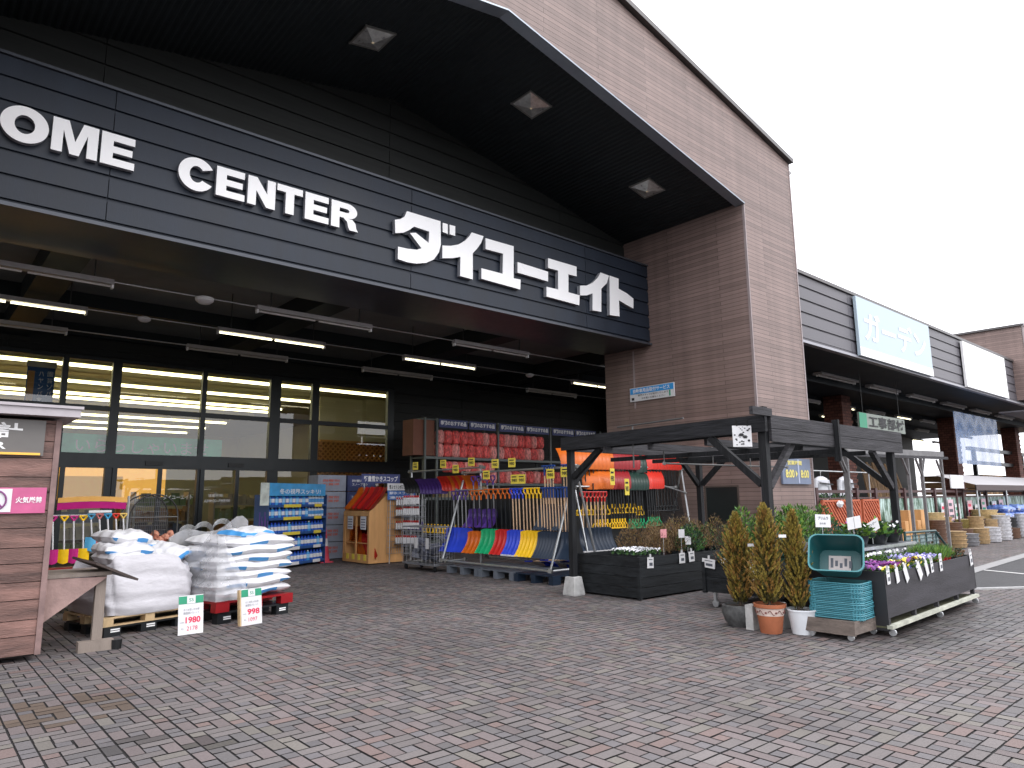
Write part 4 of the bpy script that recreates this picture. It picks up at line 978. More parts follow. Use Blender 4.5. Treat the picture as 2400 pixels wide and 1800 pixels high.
def shovel(x, y, z, rz, hm, gm, bm, label, group, bw=.34, bh=.46, L_=1.32, kind='d', flip=False, tilt=0, edge=None):
    key = (hm.name, gm.name, bm.name, bw, bh, L_, kind, label)
    rot = Matrix.Rotation(rz, 4, 'Z') @ Matrix.Rotation(tilt, 4, 'X') @ (Matrix.Rotation(math.pi, 4, 'Y') if flip else Matrix.Identity(4)); eu = tuple(rot.to_euler())
    if key in _sh: return dup(_sh[key], (x,y,z), eu)
    o = thing('snow_shovel', label, 'shovel', (x,y,z), 0, group); o.rotation_euler = eu
    h_, g_, b_ = shovel_mesh(bw, bh, L_, kind)
    part('handle', h_, hm, o, True, True); part('grip', g_, gm, o, True, True); bo = part('blade', b_, bm, o, True, True, 50)
    if edge:
        e = MB(); e.bb(-bw/2,bw/2,-.27,-.25,-L_-.01,-L_+.02); part('metal_edge', e, edge, bo, local=True)
    _sh[key] = o; return o
GRP = 'snow shovels hung on the pipe racks'
# rack one runs into the porch and faces left
def pipe_rack(name, label, segs, loc, mt=None):
    b = MB()
    for p, q, r_ in segs: b.tube(p, q, r_, 8)
    o = thing(name, label, 'rack', loc); part('tubes', b, mt or GALV, o, True); 
    for p, q, r_ in segs:
        for e in (p, q): J = MB(); J.box(e, (r_*3.2,)*3, (.3,.2,.4)); part('clamp', J, M('clamp_steel', (.2,.2,.19), .5, .5), o)
    return o
r1 = pipe_rack('pipe_rack', 'A shaped rack of pale steel pipes holding rows of coloured snow shovels', [
    ((9.28,9.6,.26),(9.28,13.1,.26),.022), ((10.6,9.6,.26),(10.6,13.1,.26),.022), ((9.28,9.6,.26),(10.6,9.6,.26),.022),
    ((9.28,9.6,.26),(9.92,9.5,2.2),.024), ((10.6,9.6,.26),(9.92,9.5,2.2),.024), ((9.28,13.05,.26),(9.92,13.05,2.2),.024), ((10.6,13.05,.26),(9.92,13.05,2.2),.024),
    ((9.9,9.4,2.2),(9.9,13.1,2.2),.022), ((9.72,9.35,1.8),(9.72,13.1,1.8),.022), ((9.5,12.5,.3),(9.28,12.9,.26),.02)], (9.9,11.3,.25))
VX = R(-90)   # blade normal -y turned to -x
def row1(ys, hm, gm, bm, nm, z=1.8, x=9.58, **kw):
    for y in ys: shovel(x, y, z, VX+R(13), hm, gm, bm, nm, 'rack shovels: '+nm, tilt=R(3), **kw)
row1((12.6,12.74,12.9,13.05), STEELH, P_PUR, P_BLUE, 'wide blue snow pusher with grey handle at the far end of the pipe rack', bw=.52, bh=.48, z=1.78)
row1((12.05,12.2,12.35), P_BLK, P_ORA, P_ORA, 'orange shovel with a black handle on the pipe rack', bw=.3, bh=.42, z=1.78)
row1((11.55,11.7,11.86), P_BLK, P_ORA, P_GRN, 'green bladed shovel with an orange grip on the pipe rack')
row1((11.1,11.24,11.38), P_BLK, P_ORA, P_RED, 'red bladed shovel with an orange grip on the pipe rack')
row1((10.68,10.8,10.9,11.0), TAN, P_BLUE, P_BLUE, 'blue bladed shovel with a tan handle on the pipe rack', edge=CARD)
row1((10.15,10.26,10.37,10.48,10.58), TAN, P_YEL, P_YEL, 'yellow bladed shovel with a yellow grip on the pipe rack')
row1([9.42+.082*i for i in range(9)], TAN, P_NBLUE, P_NAVY, 'black bladed shovel with a navy grip on the lower bar of the pipe rack', kind='t')
row1((9.62,9.7,10.0,10.08,10.16,10.24), TAN, P_NBLUE, P_NAVY, 'black bladed shovel with a navy grip on the upper bar of the pipe rack', z=2.24, x=9.78, L_=1.24, kind='t')
row1((11.9,12.1,12.4,12.6), STEELH, P_PUR, P_PUR, 'purple scoop with a long grey handle behind the coloured shovels', z=2.1, x=9.8, L_=1.1, bh=.36, bw=.3)
for i in range(2):
    shovel(9.62+.12*i, 10.6-.3*i, .36+.03*i, R(-70-8*i), TAN, P_BLUE, P_BLUE, 'blue shovel with a tan handle lying across the pallet floor', 'blue shovels lying on the pallets', tilt=R(86), edge=CARD)
b = MB()
for y in (9.7,10.5,11.3,12.1): b.bb(10.0,10.02,y,y+.78,.5,1.75)
solo('rack_back_sheet', b, P_BLK, 'black backing sheet behind the tan and yellow shovel handles', 'backing', (10,11.2,.5))
for i, y in enumerate((9.55,10.68,11.81)):
    pallet('plastic_pallet', P_NAVY if i == 0 else M('slate_plastic', (.14,.16,.19), .5), '%s plastic pallet under the shovel rack, %s from the concrete post foot' % (('black','slate grey','slate grey')[i], ORD[i]), 9.95, y+.55, .0, 1.3, 1.1, .17, 0, group='pallets under the shovel rack', plastic=True)
# rack three, deeper inside, with dark handles
r3 = pipe_rack('pipe_rack', 'pipe rack deeper under the porch with black handled tools and yellow price cards', [
    ((10.1,12.7,.05),(10.1,12.7,2.34),.02), ((10.1,15.6,.05),(10.1,15.6,2.34),.02), ((10.1,12.6,2.32),(10.1,15.7,2.32),.022), ((10.1,12.6,2.05),(10.1,15.7,2.05),.018), ((10.1,12.6,.05),(10.1,15.7,.05),.018)], (10.1,14.1,.03))
for i in range(20):
    y = 12.85+i*.14
    if i < 5: shovel(10.0, y, .78, VX+R(25), P_BLK, P_ORA, P_BRED if i % 2 else P_ORA, 'orange red snow pusher with a black handle hung blade up on the inner rack', 'rack pushers orange', bw=.36, bh=.34, L_=1.36, flip=True)
    elif i < 8: shovel(10.0, y, .8, VX+R(25), P_BLK, P_YEL, P_BRED, 'red snow pusher with a yellow grip hung blade up on the inner rack', 'rack pushers red', bw=.36, bh=.32, L_=1.34, flip=True)
    elif i < 15: shovel(10.0, y, .8, VX+R(25), P_BLK, P_YEL, P_PUR, 'purple snow pusher with a yellow grip hung blade up on the inner rack', 'rack pushers purple', bw=.3, bh=.34, L_=1.3, flip=True)
    else: shovel(10.0, y, .85, VX+R(25), STEELH, P_PUR, P_BLK, 'black snow pusher with a grey handle hung blade up on the inner rack', 'rack pushers black', bw=.32, bh=.36, L_=1.3, flip=True)
def price_card(x, y, z, rz, label, mt=None, w_=.19, h_=.19, txt='980'):
    o = thing('price_card', label, 'price card', (x,y,z), rz, 'yellow price cards on the shovel racks')
    b = MB(); b.bb(-w_/2,w_/2,-.003,.003,0,h_); part('card', b, mt or YEL, o, local=True)
    b = MB(); text(b, txt, (-w_*.36,-.0045,h_*.22), XR, ZU, w_*.72, h_*.34, .03); b.bb(-w_*.35,w_*.3,-.0055,-.0035,h_*.7,h_*.82); part('print', b, INK, o, local=True); return o
for i, (x, y, z) in enumerate(((9.75,14.9,2.34),(9.75,13.7,2.34),(9.75,13.2,2.2),(9.75,12.6,2.34),(9.62,11.6,2.25),(9.62,11.05,2.25),(9.62,11.9,2.02),(9.6,10.95,1.9),(9.62,10.75,1.9),(9.62,9.5,2.0),(9.62,9.9,1.98))):
    price_card(x, y, z, VX+R(10), 'small yellow price card clipped along the shovel racks')
# rack two across the back of the planting boxes, facing the camera
r2 = pipe_rack('pipe_rack', 'pipe rack with red and orange snow pushers stored blade up behind the planter', [
    ((10.7,10.45,2.3),(14.8,10.45,2.3),.022), ((10.7,10.4,1.84),(14.4,10.4,1.84),.02), ((14.72,10.45,2.32),(14.1,9.75,.2),.024), ((14.72,10.45,2.32),(14.85,11.1,.2),.024),
    ((10.75,10.45,2.3),(10.6,9.8,.2),.022), ((10.75,10.45,2.3),(10.9,11.1,.2),.022), ((14.1,9.75,.2),(14.85,11.1,.2),.02), ((13.5,10.4,1.95),(14.5,10.2,1.7),.016)], (12.7,10.45,.18))
def row2(xs, y, z, gm, bm, nm, **kw):
    for x in xs: shovel(x, y, z, R(152), P_BLK, gm, bm, nm, 'blade up pushers: '+nm, flip=True, tilt=R(4), **kw)
U = dict(bw=.56, bh=.46, L_=1.46)
row2([10.8+.13*i for i in range(9)], 10.4, 1.24, P_YEL, P_ORA, 'orange snow pusher stored blade up on the upper bar behind the planter', **U)
row2([12.0+.13*i for i in range(7)], 10.4, 1.26, P_YEL, P_DRED, 'wine red snow pusher stored blade up on the upper bar behind the planter', **U)
row2((12.95,13.05), 10.42, 1.2, P_YEL, P_DGRN, 'dark green snow pusher stored blade up on the upper bar behind the planter', **U)
row2([13.3+.12*i for i in range(10)], 10.38, 1.28, P_BLK, P_BRED, 'bright red snow pusher stored blade up on the upper bar behind the planter', **U)
V_ = dict(bw=.52, bh=.42, L_=1.29)
row2([11.3+.08*i for i in range(6)], 10.28, .94, P_YEL, P_ORA, 'orange snow pusher stored blade up on the lower bar behind the planter', **V_)
row2([11.84+.09*i for i in range(6)], 10.28, .94, P_YEL, P_DRED, 'wine red snow pusher stored blade up on the lower bar behind the planter', **V_)
row2([12.45+.1*i for i in range(6)], 10.28, .92, P_GRN, P_DGRN, 'dark green snow pusher stored blade up on the lower bar behind the planter', **V_)
row2([13.1+.08*i for i in range(6)], 10.26, .95, P_GRN, P_BRED, 'bright red snow pusher stored blade up on the lower bar behind the planter', **V_)
for x in (10.74,10.86,10.98,11.1,11.2,11.32,11.42): shovel(x, 10.1, 1.72, R(-20), TAN, P_RED, P_NAVY, 'navy bladed shovel with a red grip beside the dark timber post', 'navy shovels beside the dark post', bw=.3, bh=.44, L_=1.2, edge=CARD)
b = MB()
for i in range(22): b.tube((13.7+.05*i,10.6,2.28),(14.0+.035*i,10.35,.25),.008,5)
solo('pole_bundle', b, P_BLK, 'bundle of thin black poles slanting at the right end of the pusher rack', 'poles', (14.2,10.4,.25))
b = MB(); b.bb(10.8,14.0,10.75,10.77,.2,2.2); solo('rack_back_sheet', b, P_BLK, 'black backing sheet behind the red and orange pushers', 'backing', (12.4,10.76,.2))
for x, z in ((11.72,2.12),(12.2,1.9)): price_card(x, 10.12, z-.25, R(-20), 'tall yellow price card hanging before the orange pushers', w_=.11, h_=.36)
# ============================================================ pergola over the planting boxes
def timber(name, p, q, w_, h_, parent, mt=None, up=(0,0,1)):
    b = MB(); b.bar(p, q, w_, h_, up); return part(name, b, mt or WOODG, parent)
WOODB = M('black_stained_timber', (.015,.016,.018), .65, 0, .7, 5, .45, 16, stretch=(5,5,.35), spec=.2)
WOODP = M('sun_greyed_timber', (.16,.157,.16), .75, 0, .3, 7, .25, 30)
pg = thing('pergola', 'weathered dark timber pergola with corner braces over the planting boxes', 'pergola', (10.5,6.5,0))
PL, PF, PR, PB = (8.69,8.43), (8.32,4.62), (12.36,4.62), (12.45,8.4)
for (x, y), z0, zt in ((PL,.3,2.62),(PF,.3,2.74),(PR,.3,2.3),(PB,.3,2.6)):
    b = MB(); b.bar((x,y,z0-.02),(x,y,zt),.1,.1,(0,1,0)); part('post', b, WOODB, pg)
for (x, y) in (PL, PF, PR, PB):
    b = MB(); P = []
    for z, r_ in ((0,.13),(.02,.132),(.29,.098),(.3,.09)): P.append([(x+r_*sx_, y+r_*sy_, z) for sx_, sy_ in ((-1,-1),(1,-1),(1,1),(-1,1),(-1,-1))])
    b.grid(P); b.quad((x-.09,y-.09,.3),(x+.09,y-.09,.3),(x+.09,y+.09,.3),(x-.09,y+.09,.3)); part('concrete_foot', b, CONC, pg)
d_ = Vector((PF[0]-PL[0], PF[1]-PL[1], 0)).normalized()
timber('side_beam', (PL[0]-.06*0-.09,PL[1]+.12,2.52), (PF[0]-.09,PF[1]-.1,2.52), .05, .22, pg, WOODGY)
timber('side_beam', (PL[0]+.09,PL[1]+.12,2.50), (PF[0]+.09,PF[1]+.3,2.50), .05, .2, pg, WOODB)
timber('end_cleat', (PF[0]-.42,PF[1]-.09,2.66), (PF[0]+.05,PF[1]-.09,2.66), .05, .1, pg)
timber('front_beam', (PF[0]+.02,PF[1]-.085,2.545), (12.62,PF[1]-.085,2.545), .045, .168, pg)
timber('front_beam', (PF[0]+.02,PF[1]-.085,2.37), (12.62,PF[1]-.085,2.37), .045, .168, pg)
timber('front_beam', (PF[0]+.06,PF[1]+.085,2.46), (12.62,PF[1]+.085,2.46), .045, .2, pg, WOODB)
timber('beam_post', (10.12,PF[1]-.135,2.68), (10.12,PF[1]-.135,2.08), .05, .09, pg, WOODB, (0,1,0))
timber('back_beam', (PL[0],PL[1]+.085,2.5), (PB[0],PB[1]+.085,2.5), .045, .2, pg)
timber('side_beam', (PR[0]-.085,PR[1],2.5), (PB[0]-.085,PB[1],2.5), .045, .2, pg, WOODB)
for a, c in (((PL[0],PL[1]-.06,1.95),(PL[0]-.04,PL[1]-.75,2.42)), ((PF[0],PF[1]+.06,1.75),(PF[0]+.02,PF[1]+.8,2.4)), ((PF[0]+.06,PF[1],1.72),(PF[0]+.72,PF[1],2.3)),
             ((PR[0]-.06,PR[1],1.72),(PR[0]-.75,PR[1],2.3)), ((PR[0],PR[1]+.06,1.75),(PR[0],PR[1]+.8,2.4)), ((PB[0]-.06,PB[1],1.85),(PB[0]-.7,PB[1],2.42)), ((PB[0],PB[1]-.06,1.85),(PB[0],PB[1]-.7,2.42)), ((PL[0]+.06,PL[1],1.85),(PL[0]+.7,PL[1],2.42))):
    timber('brace', a, c, .075, .09, pg, WOODG if c[1] < 5 else WOODB)
for y in (5.6, 6.6, 7.5): timber('rafter', (8.5,y,2.36), (12.4,y,2.36), .05, .1, pg, WOODG)
for x in (9.6, 10.8, 11.7): timber('cross_rail', (x,4.75,2.27), (x,8.3,2.27), .045, .07, pg, WOODB)
hg = pipe_rack('hanging_rail', 'dark metal hanging rail with upright hooks slung inside the pergola', [((9.0,6.7,2.12),(12.3,6.4,2.12),.014),((9.0,6.7,2.12),(9.0,6.7,2.4),.01),((10.2,6.6,2.12),(10.2,6.6,2.4),.01),((11.2,6.5,2.12),(11.2,6.5,2.4),.01)], (10.6,6.5,2.1), M('dull_dark_pipe', (.1,.1,.1), .5, .4))
for i, (xa, ya) in enumerate(((8.63,7.1),)):
    b = MB(); b.tube((8.5,7.2,2.7),(8.42,5.9,2.72),.014,6); b.tube((8.5,6.9,2.7),(8.5,6.9,2.05),.013,6); solo('hook_pole', b, M('dull_dark_pipe', (.1,.1,.1), .5, .4), 'thin grey pole lying on the left beam of the pergola', 'pole', (8.5,6.9,2.05))
o = thing('hanging_board', 'white hanging board with a black blotch drawing clipped to the front pergola post', 'sign', (8.15,4.72,2.2))
dv = Vector((.8,-.6,0)); ctr = Vector((8.08,4.78,2.36))
def plate(c, r_, w_, h_, t_=.008):
    b = MB(); r_ = Vector(r_).normalized(); n_ = r_.cross(Vector((0,0,1))); b.add([c+r_*sx_*w_/2+Vector((0,0,sz_*h_/2))+n_*st_*t_/2 for st_ in (1,-1) for sx_, sz_ in ((-1,-1),(1,-1),(1,1),(-1,1))], [(0,1,2,3),(7,6,5,4),(0,4,5,1),(1,5,6,2),(2,6,7,3),(3,7,4,0)]); return b
part('board', plate(ctr, dv, .25, .27), CARD, o)
b = MB(); nn_ = dv.cross(Vector((0,0,1)))
for i in range(26):
    a, q = rnd.uniform(-.1,.1), rnd.uniform(-.11,.12); s_ = rnd.uniform(.004,.011)
    if abs(a) < .05 and abs(q) < .05 and i % 2: s_ *= 2.2
    c = ctr+dv*a+Vector((0,0,q))+nn_*(.006+.0002*i)
    b.add([c+dv*s_*math.cos(k*1.05)*1.6+Vector((0,0,s_*math.sin(k*1.05))) for k in range(6)], [tuple(range(6))])
part('ink_marks', b, INK, o); b = MB()
for q in (-.07,.07): b.bar(ctr+dv*q+Vector((0,0,.13)), ctr+dv*q+Vector((0,0,.21)), .012, .03)
part('clip', b, BLACK, o)
# a second, paler pergola farther along the wing
p2 = thing('pergola', 'pale grey timber pergola with Y shaped braces farther along the garden wing', 'pergola', (19.5,7.0,0))
timber('front_beam', (14.3,7.0,2.58), (22.5,7.0,2.72), .06, .17, p2, WOODP); timber('back_beam', (17,8.1,2.72), (23.6,8.1,2.8), .06, .12, p2, WOODP); timber('roof_rail', (12.6,6.6,2.42), (22.2,6.8,2.6), .05, .07, p2, WOODG)
for x, y in ((16.2,7),(17.0,7.4),(19.8,7),(20.9,7.05),(22.3,7)):
    timber('post', (x,y,0), (x,y,2.6), .07, .07, p2, WOODP, (0,1,0)); timber('brace', (x,y,2.1), (x-.36,y,2.55), .045, .05, p2, WOODP)
    timber('brace', (x,y,2.12), (x+.32,y+.02,2.56), .045, .05, p2, WOODP) if x in (17.0, 20.9) else None

# ============================================================ plants
def leaf_mat(name, c, island=.45): return M(name, c, .6, 0, .25, 4, island=island)
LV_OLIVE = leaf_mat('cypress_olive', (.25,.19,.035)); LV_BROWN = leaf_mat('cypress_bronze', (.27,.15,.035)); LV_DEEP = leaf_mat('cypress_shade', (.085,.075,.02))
LV_GRN = leaf_mat('shrub_green', (.065,.16,.035)); LV_DK = leaf_mat('dark_leaf', (.025,.06,.035)); LV_BLUEG = leaf_mat('teal_leaf', (.02,.09,.08)); LV_HEATH = leaf_mat('heath_bronze', (.15,.08,.035)); LV_STRAW = leaf_mat('dry_heath', (.2,.13,.05)); LV_LIME = leaf_mat('bright_leaf', (.13,.24,.03))
BARK = M('bark', (.07,.05,.035), .85, 0, .3, 12, .3, 40)
FL_W, FL_P, FL_Y, FL_V, FL_K = [M('petal_'+n, c, .6, 0, .12, 20, island=.2) for n, c in (('white', (.8,.8,.84)), ('purple', (.1,.02,.14)), ('yellow', (.75,.58,.06)), ('lilac', (.45,.42,.75)), ('pink', (.3,.06,.3)))]
def leaf(b, p, d, ln, wd, rr):
    d = Vector(d).normalized(); s_ = d.cross(Vector((rr.uniform(-1,1), rr.uniform(-1,1), rr.uniform(-.4,.4)))); s_ = s_.normalized()*wd/2 if s_.length > 1e-4 else Vector((wd/2,0,0))
    p = Vector(p); b.add([p, p+d*ln*.45+s_, p+d*ln, p+d*ln*.45-s_], [(0,1,2,3)])
def cypress(x, y, z0, H_, R_, seed, nm, label, rz=0, brown=.4):
    rr = random.Random(seed); t = thing(nm, label, 'conifer', (x,y,z0)); b = MB(); lobes = [(rr.uniform(0,6.28), rr.uniform(.1,.9), rr.uniform(.1,.28)) for _ in range(14)]
    for k in range(430):
        v = ((k+rr.random())/430)**.95; a = k*2.39996+rr.uniform(-.5,.5); prof = min(1, .8+v*.8)*(1-v**4.5)**.9*(1-.2*v)+.02
        w_ = 1+sum(s_*math.cos(a-l)*math.exp(-((v-h)/.13)**2) for l, h, s_ in lobes)
        R1 = R_*prof*w_*rr.choice((.62,.8,.95,1.0,1.06,1.16)); z0_ = z0+.03+v*H_*.9; hh = rr.uniform(.1,.19)*(1-.35*v); q0 = R1*rr.uniform(.2,.45)
        mi = 1 if rr.random() < brown*(1.15-.6*v) else 0; sw = rr.uniform(-.35,.35)
        for n_ in range(15):
            t_ = n_/14; r_ = q0+(R1-q0)*(t_**.7); aa = a+sw*t_; c = Vector((x+r_*math.cos(aa), y+r_*math.sin(aa), z0_+hh*t_)); side = (-1)**n_
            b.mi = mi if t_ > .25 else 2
            tx = Vector((-math.sin(aa), math.cos(aa), 0))*side*rr.uniform(.3,1.0)*(1-t_*.6)
            leaf(b, c, Vector((math.cos(aa)*.7, math.sin(aa)*.7, 1.25))+tx, rr.uniform(.035,.07)*(1-.3*t_), rr.uniform(.012,.026), rr)
    for i in range(700):
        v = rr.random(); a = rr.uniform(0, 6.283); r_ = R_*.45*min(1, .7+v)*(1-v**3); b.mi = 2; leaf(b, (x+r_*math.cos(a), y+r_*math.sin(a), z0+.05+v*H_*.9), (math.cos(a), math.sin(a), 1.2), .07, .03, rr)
    for i in range(24): b.mi = 0; leaf(b, (x+rr.gauss(0,.012), y+rr.gauss(0,.012), z0+H_*(.9+.004*i)), (rr.uniform(-.3,.3), rr.uniform(-.3,.3), 1), .07, .018, rr)
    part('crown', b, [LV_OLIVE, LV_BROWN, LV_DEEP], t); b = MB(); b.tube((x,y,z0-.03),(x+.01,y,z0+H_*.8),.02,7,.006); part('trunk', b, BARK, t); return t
def pot(name, x, y, prof, mt, label, soil_z, soil_r, extra=None):
    o = thing(name, label, 'plant pot', (x,y,0)); b = MB(); b.lathe((x,y,0), prof, 28); part('body', b, mt, o, True, angle=35)
    b = MB(); b.lathe((x,y,soil_z), [(0,.012),(soil_r*.7,.008),(soil_r,0)], 20); part('soil', b, M('potting_soil', (.035,.025,.018), .95, 0, .4, 40, .6, 60), o)
    if extra: extra(o)
    return o
TERR = M('terracotta', (.36,.115,.05), .75, 0, .18, 7, .12, 40)
pot('round_pot', 8.13, 4.98, [(0,.0),(.15,0),(.2,.07),(.235,.17),(.225,.25),(.2,.262),(.195,.24)], M('dark_stoneware', (.07,.072,.072), .6, 0, .6, 16, .3, 30), 'dark speckled rounded pot, left of the terracotta pot', .235, .2)
def band(o):
    b = MB(); b.lathe((7.98,4.5,0), [(.1535,.205),(.1655,.29)], 28); bd = part('cream_band', b, M('cream_glaze', (.62,.5,.44), .6, 0, .15, 14), o, True)
    b = MB()
    for k in range(9):
        a0 = k*.7; pts = [(7.98+.167*math.cos(a0+q*.09), 4.5+.167*math.sin(a0+q*.09), .245+.025*math.sin(q*1.05)) for q in range(6)]; b.path(pts, .004, 4)
        b.tube((7.98+.166*math.cos(a0+.56),4.5+.166*math.sin(a0+.56),.245),(7.98+.172*math.cos(a0+.56),4.5+.172*math.sin(a0+.56),.245),.013,6)
    part('scroll', b, M('brown_glaze', (.18,.06,.05), .6), bd)
pot('terracotta_pot', 7.98, 4.5, [(0,0),(.12,0),(.125,.012),(.152,.2),(.166,.295),(.185,.297),(.187,.335),(.172,.337),(.165,.3)], TERR, 'terracotta pot with a cream scroll band holding the middle conifer', .3, .165, band)
pot('white_pot', 8.2, 4.22, [(0,0),(.12,0),(.165,.26),(.175,.262),(.175,.28),(.16,.28),(.155,.24)], M('white_plastic_pot', (.66,.69,.72), .4, 0, .1, 5), 'plain white tapered pot beside the wooden dolly', .25, .157)
cypress(8.13, 4.98, .23, 1.14, .19, 1, 'cypress', 'slim bronze olive conifer in the dark speckled pot', brown=.5)
cypress(7.98, 4.5, .29, 1.2, .185, 2, 'cypress', 'slim olive conifer in the terracotta pot', brown=.38)
cypress(8.18, 4.24, .24, 1.17, .155, 3, 'cypress', 'slim yellow olive conifer in the white pot', brown=.3)
b = MB(); b.bar((8.02,4.76,0),(8.02,4.76,.29),.15,.1,(0,1,0)); solo('concrete_block', b, CONC, 'pale concrete block standing between the terracotta and white pots', 'block', (8.02,4.76,0))
# tag plates on stems inside the conifers
for i, (x, y, z) in enumerate(((8.06,4.86,1.0),(7.95,4.38,1.13))):
    o = solo('name_tag', plate(Vector((x,y-.12,z)), (.8,-.6,0), .09, .035, .004), CARD, 'small white tag sticking out of the %s' % ('bronze conifer','conifer in the terracotta pot')[i], 'plant tag', (x,y-.12,z))
# ---- planting boxes
BOXD = M('black_stained_boards', (.015,.017,.019), .6, 0, .7, 4, .4, 20, island=.25, stretch=(.4,1,5), spec=.2); SOIL = M('potting_soil', (0,0,0))
def plank_box(o, x0, x1, y0, y1, z0, z1, n, mt=None):
    h = (z1-z0)/n
    for nm, f_ in (('front_boards', lambda b, za, zb: b.bb(x0,x1,y0-.02,y0,za,zb)), ('back_boards', lambda b, za, zb: b.bb(x0,x1,y1,y1+.02,za,zb)), ('end_boards', lambda b, za, zb: b.bb(x0-.02,x0-.001,y0-.022,y1+.022,za,zb)), ('end_boards', lambda b, za, zb: b.bb(x1+.001,x1+.02,y0-.022,y1+.022,za,zb))):
        b = MB()
        for i in range(n): f_(b, z0+i*h+.003, z0+(i+1)*h-.003)
        part(nm, b, mt or BOXD, o)
    b = MB(); b.bb(x0+.001,x1-.001,y0+.001,y1-.001,z1-.14,z1-.1); part('tray', b, BLACK, o)
    for x in (x0-.03, x1+.03):
        for y in (y0-.03, y1+.03):
            b = MB(); b.bb(x-.028,x+.028,y-.028,y+.028,z0-.01,z1+.005); part('corner_post', b, BOXD, o)
A_ = thing('planting_box', 'long black plank planting box full of heathers behind the left pergola post', 'planter', (10.5,7.9,0)); plank_box(A_, 8.95, 12.1, 7.24, 8.55, .03, .66, 4)
B_ = thing('planting_box', 'black planting box on casters with green shrubs behind the conifers', 'planter', (10,5.6,0)); plank_box(B_, 9.19, 11.6, 5.05, 6.15, .21, .64, 2)
C_ = thing('planting_box', 'grey black sheet sided planting box on a white caster rail with pansies at the right', 'planter', (10.5,4,0), R(2.2))
b = MB(); TC_ = Matrix.Translation((8.71,3.46,0)) @ Matrix.Rotation(R(2.4), 4, 'Z')
PLYD = M('dark_stained_ply', (.036,.034,.04), .55, 0, .6, 2.2, .2, 40, stretch=(.35,1,2.5), spec=.25)
def inC(b): b.v = [tuple(TC_ @ Vector(v)) for v in b.v]; return b
for nm, d4 in (('front_sheet',(0,3.66,-.018,0)),('back_sheet',(0,3.66,1.0,1.018))):
    b = MB(); b.bb(d4[0],d4[1],d4[2],d4[3],.2,.69); part(nm, inC(b), PLYD, C_)
for x in (-.018, 3.662):
    b = MB(); b.bb(x,x+.016,-.02,1.02,.06 if x < 0 else .2,.72 if x < 0 else .69); part('end_sheet', inC(b), M('black_sheet', (.016,.016,.019), .5, 0, .25, 4), C_)
b = MB(); b.bb(0,3.66,0,1.0,.5,.54); part('tray', inC(b), BLACK, C_)
b = MB(); b.bb(-.03,3.62,-.06,0,.085,.125); part('rail', inC(b), M('mossy_white_rail', (.42,.43,.36), .75, 0, .4, 5), C_); b = MB(); b.bb(-.02,3.62,.0,.98,.09,.11); part('base_board', inC(b), M('mossy_board', (.09,.09,.05), .85, 0, .5, 5), C_)
for x in (.02,.92,1.82,2.72,3.55):
    b = MB(); b.bb(x,x+.05,-.012,.04,.126,.199); part('leg', inC(b), WOODG, C_)
def caster_at(o, p, T=None):
    b = MB(); x, y, z = p; b.tube((x-.014,y,.04),(x+.014,y,.04),.04,12); b.bb(x-.022,x+.022,y-.012,y+.012,.045,.085)
    if T: b.v = [tuple(T @ Vector(v)) for v in b.v]
    part('caster', b, GALV, o)
for x, y in ((.05,-.03),(1.8,-.03),(3.5,-.03),(.05,.9),(3.5,.9)): caster_at(C_, (x,y,0), TC_)
for x, y in ((9.22,5.1),(9.22,6.05),(11.5,5.1),(11.5,6.05)): b = MB(); b.tube((x-.014,y,.05),(x+.014,y,.05),.05,12); b.bb(x-.02,x+.02,y-.02,y+.02,.06,.2); part('caster', b, GALV, B_)
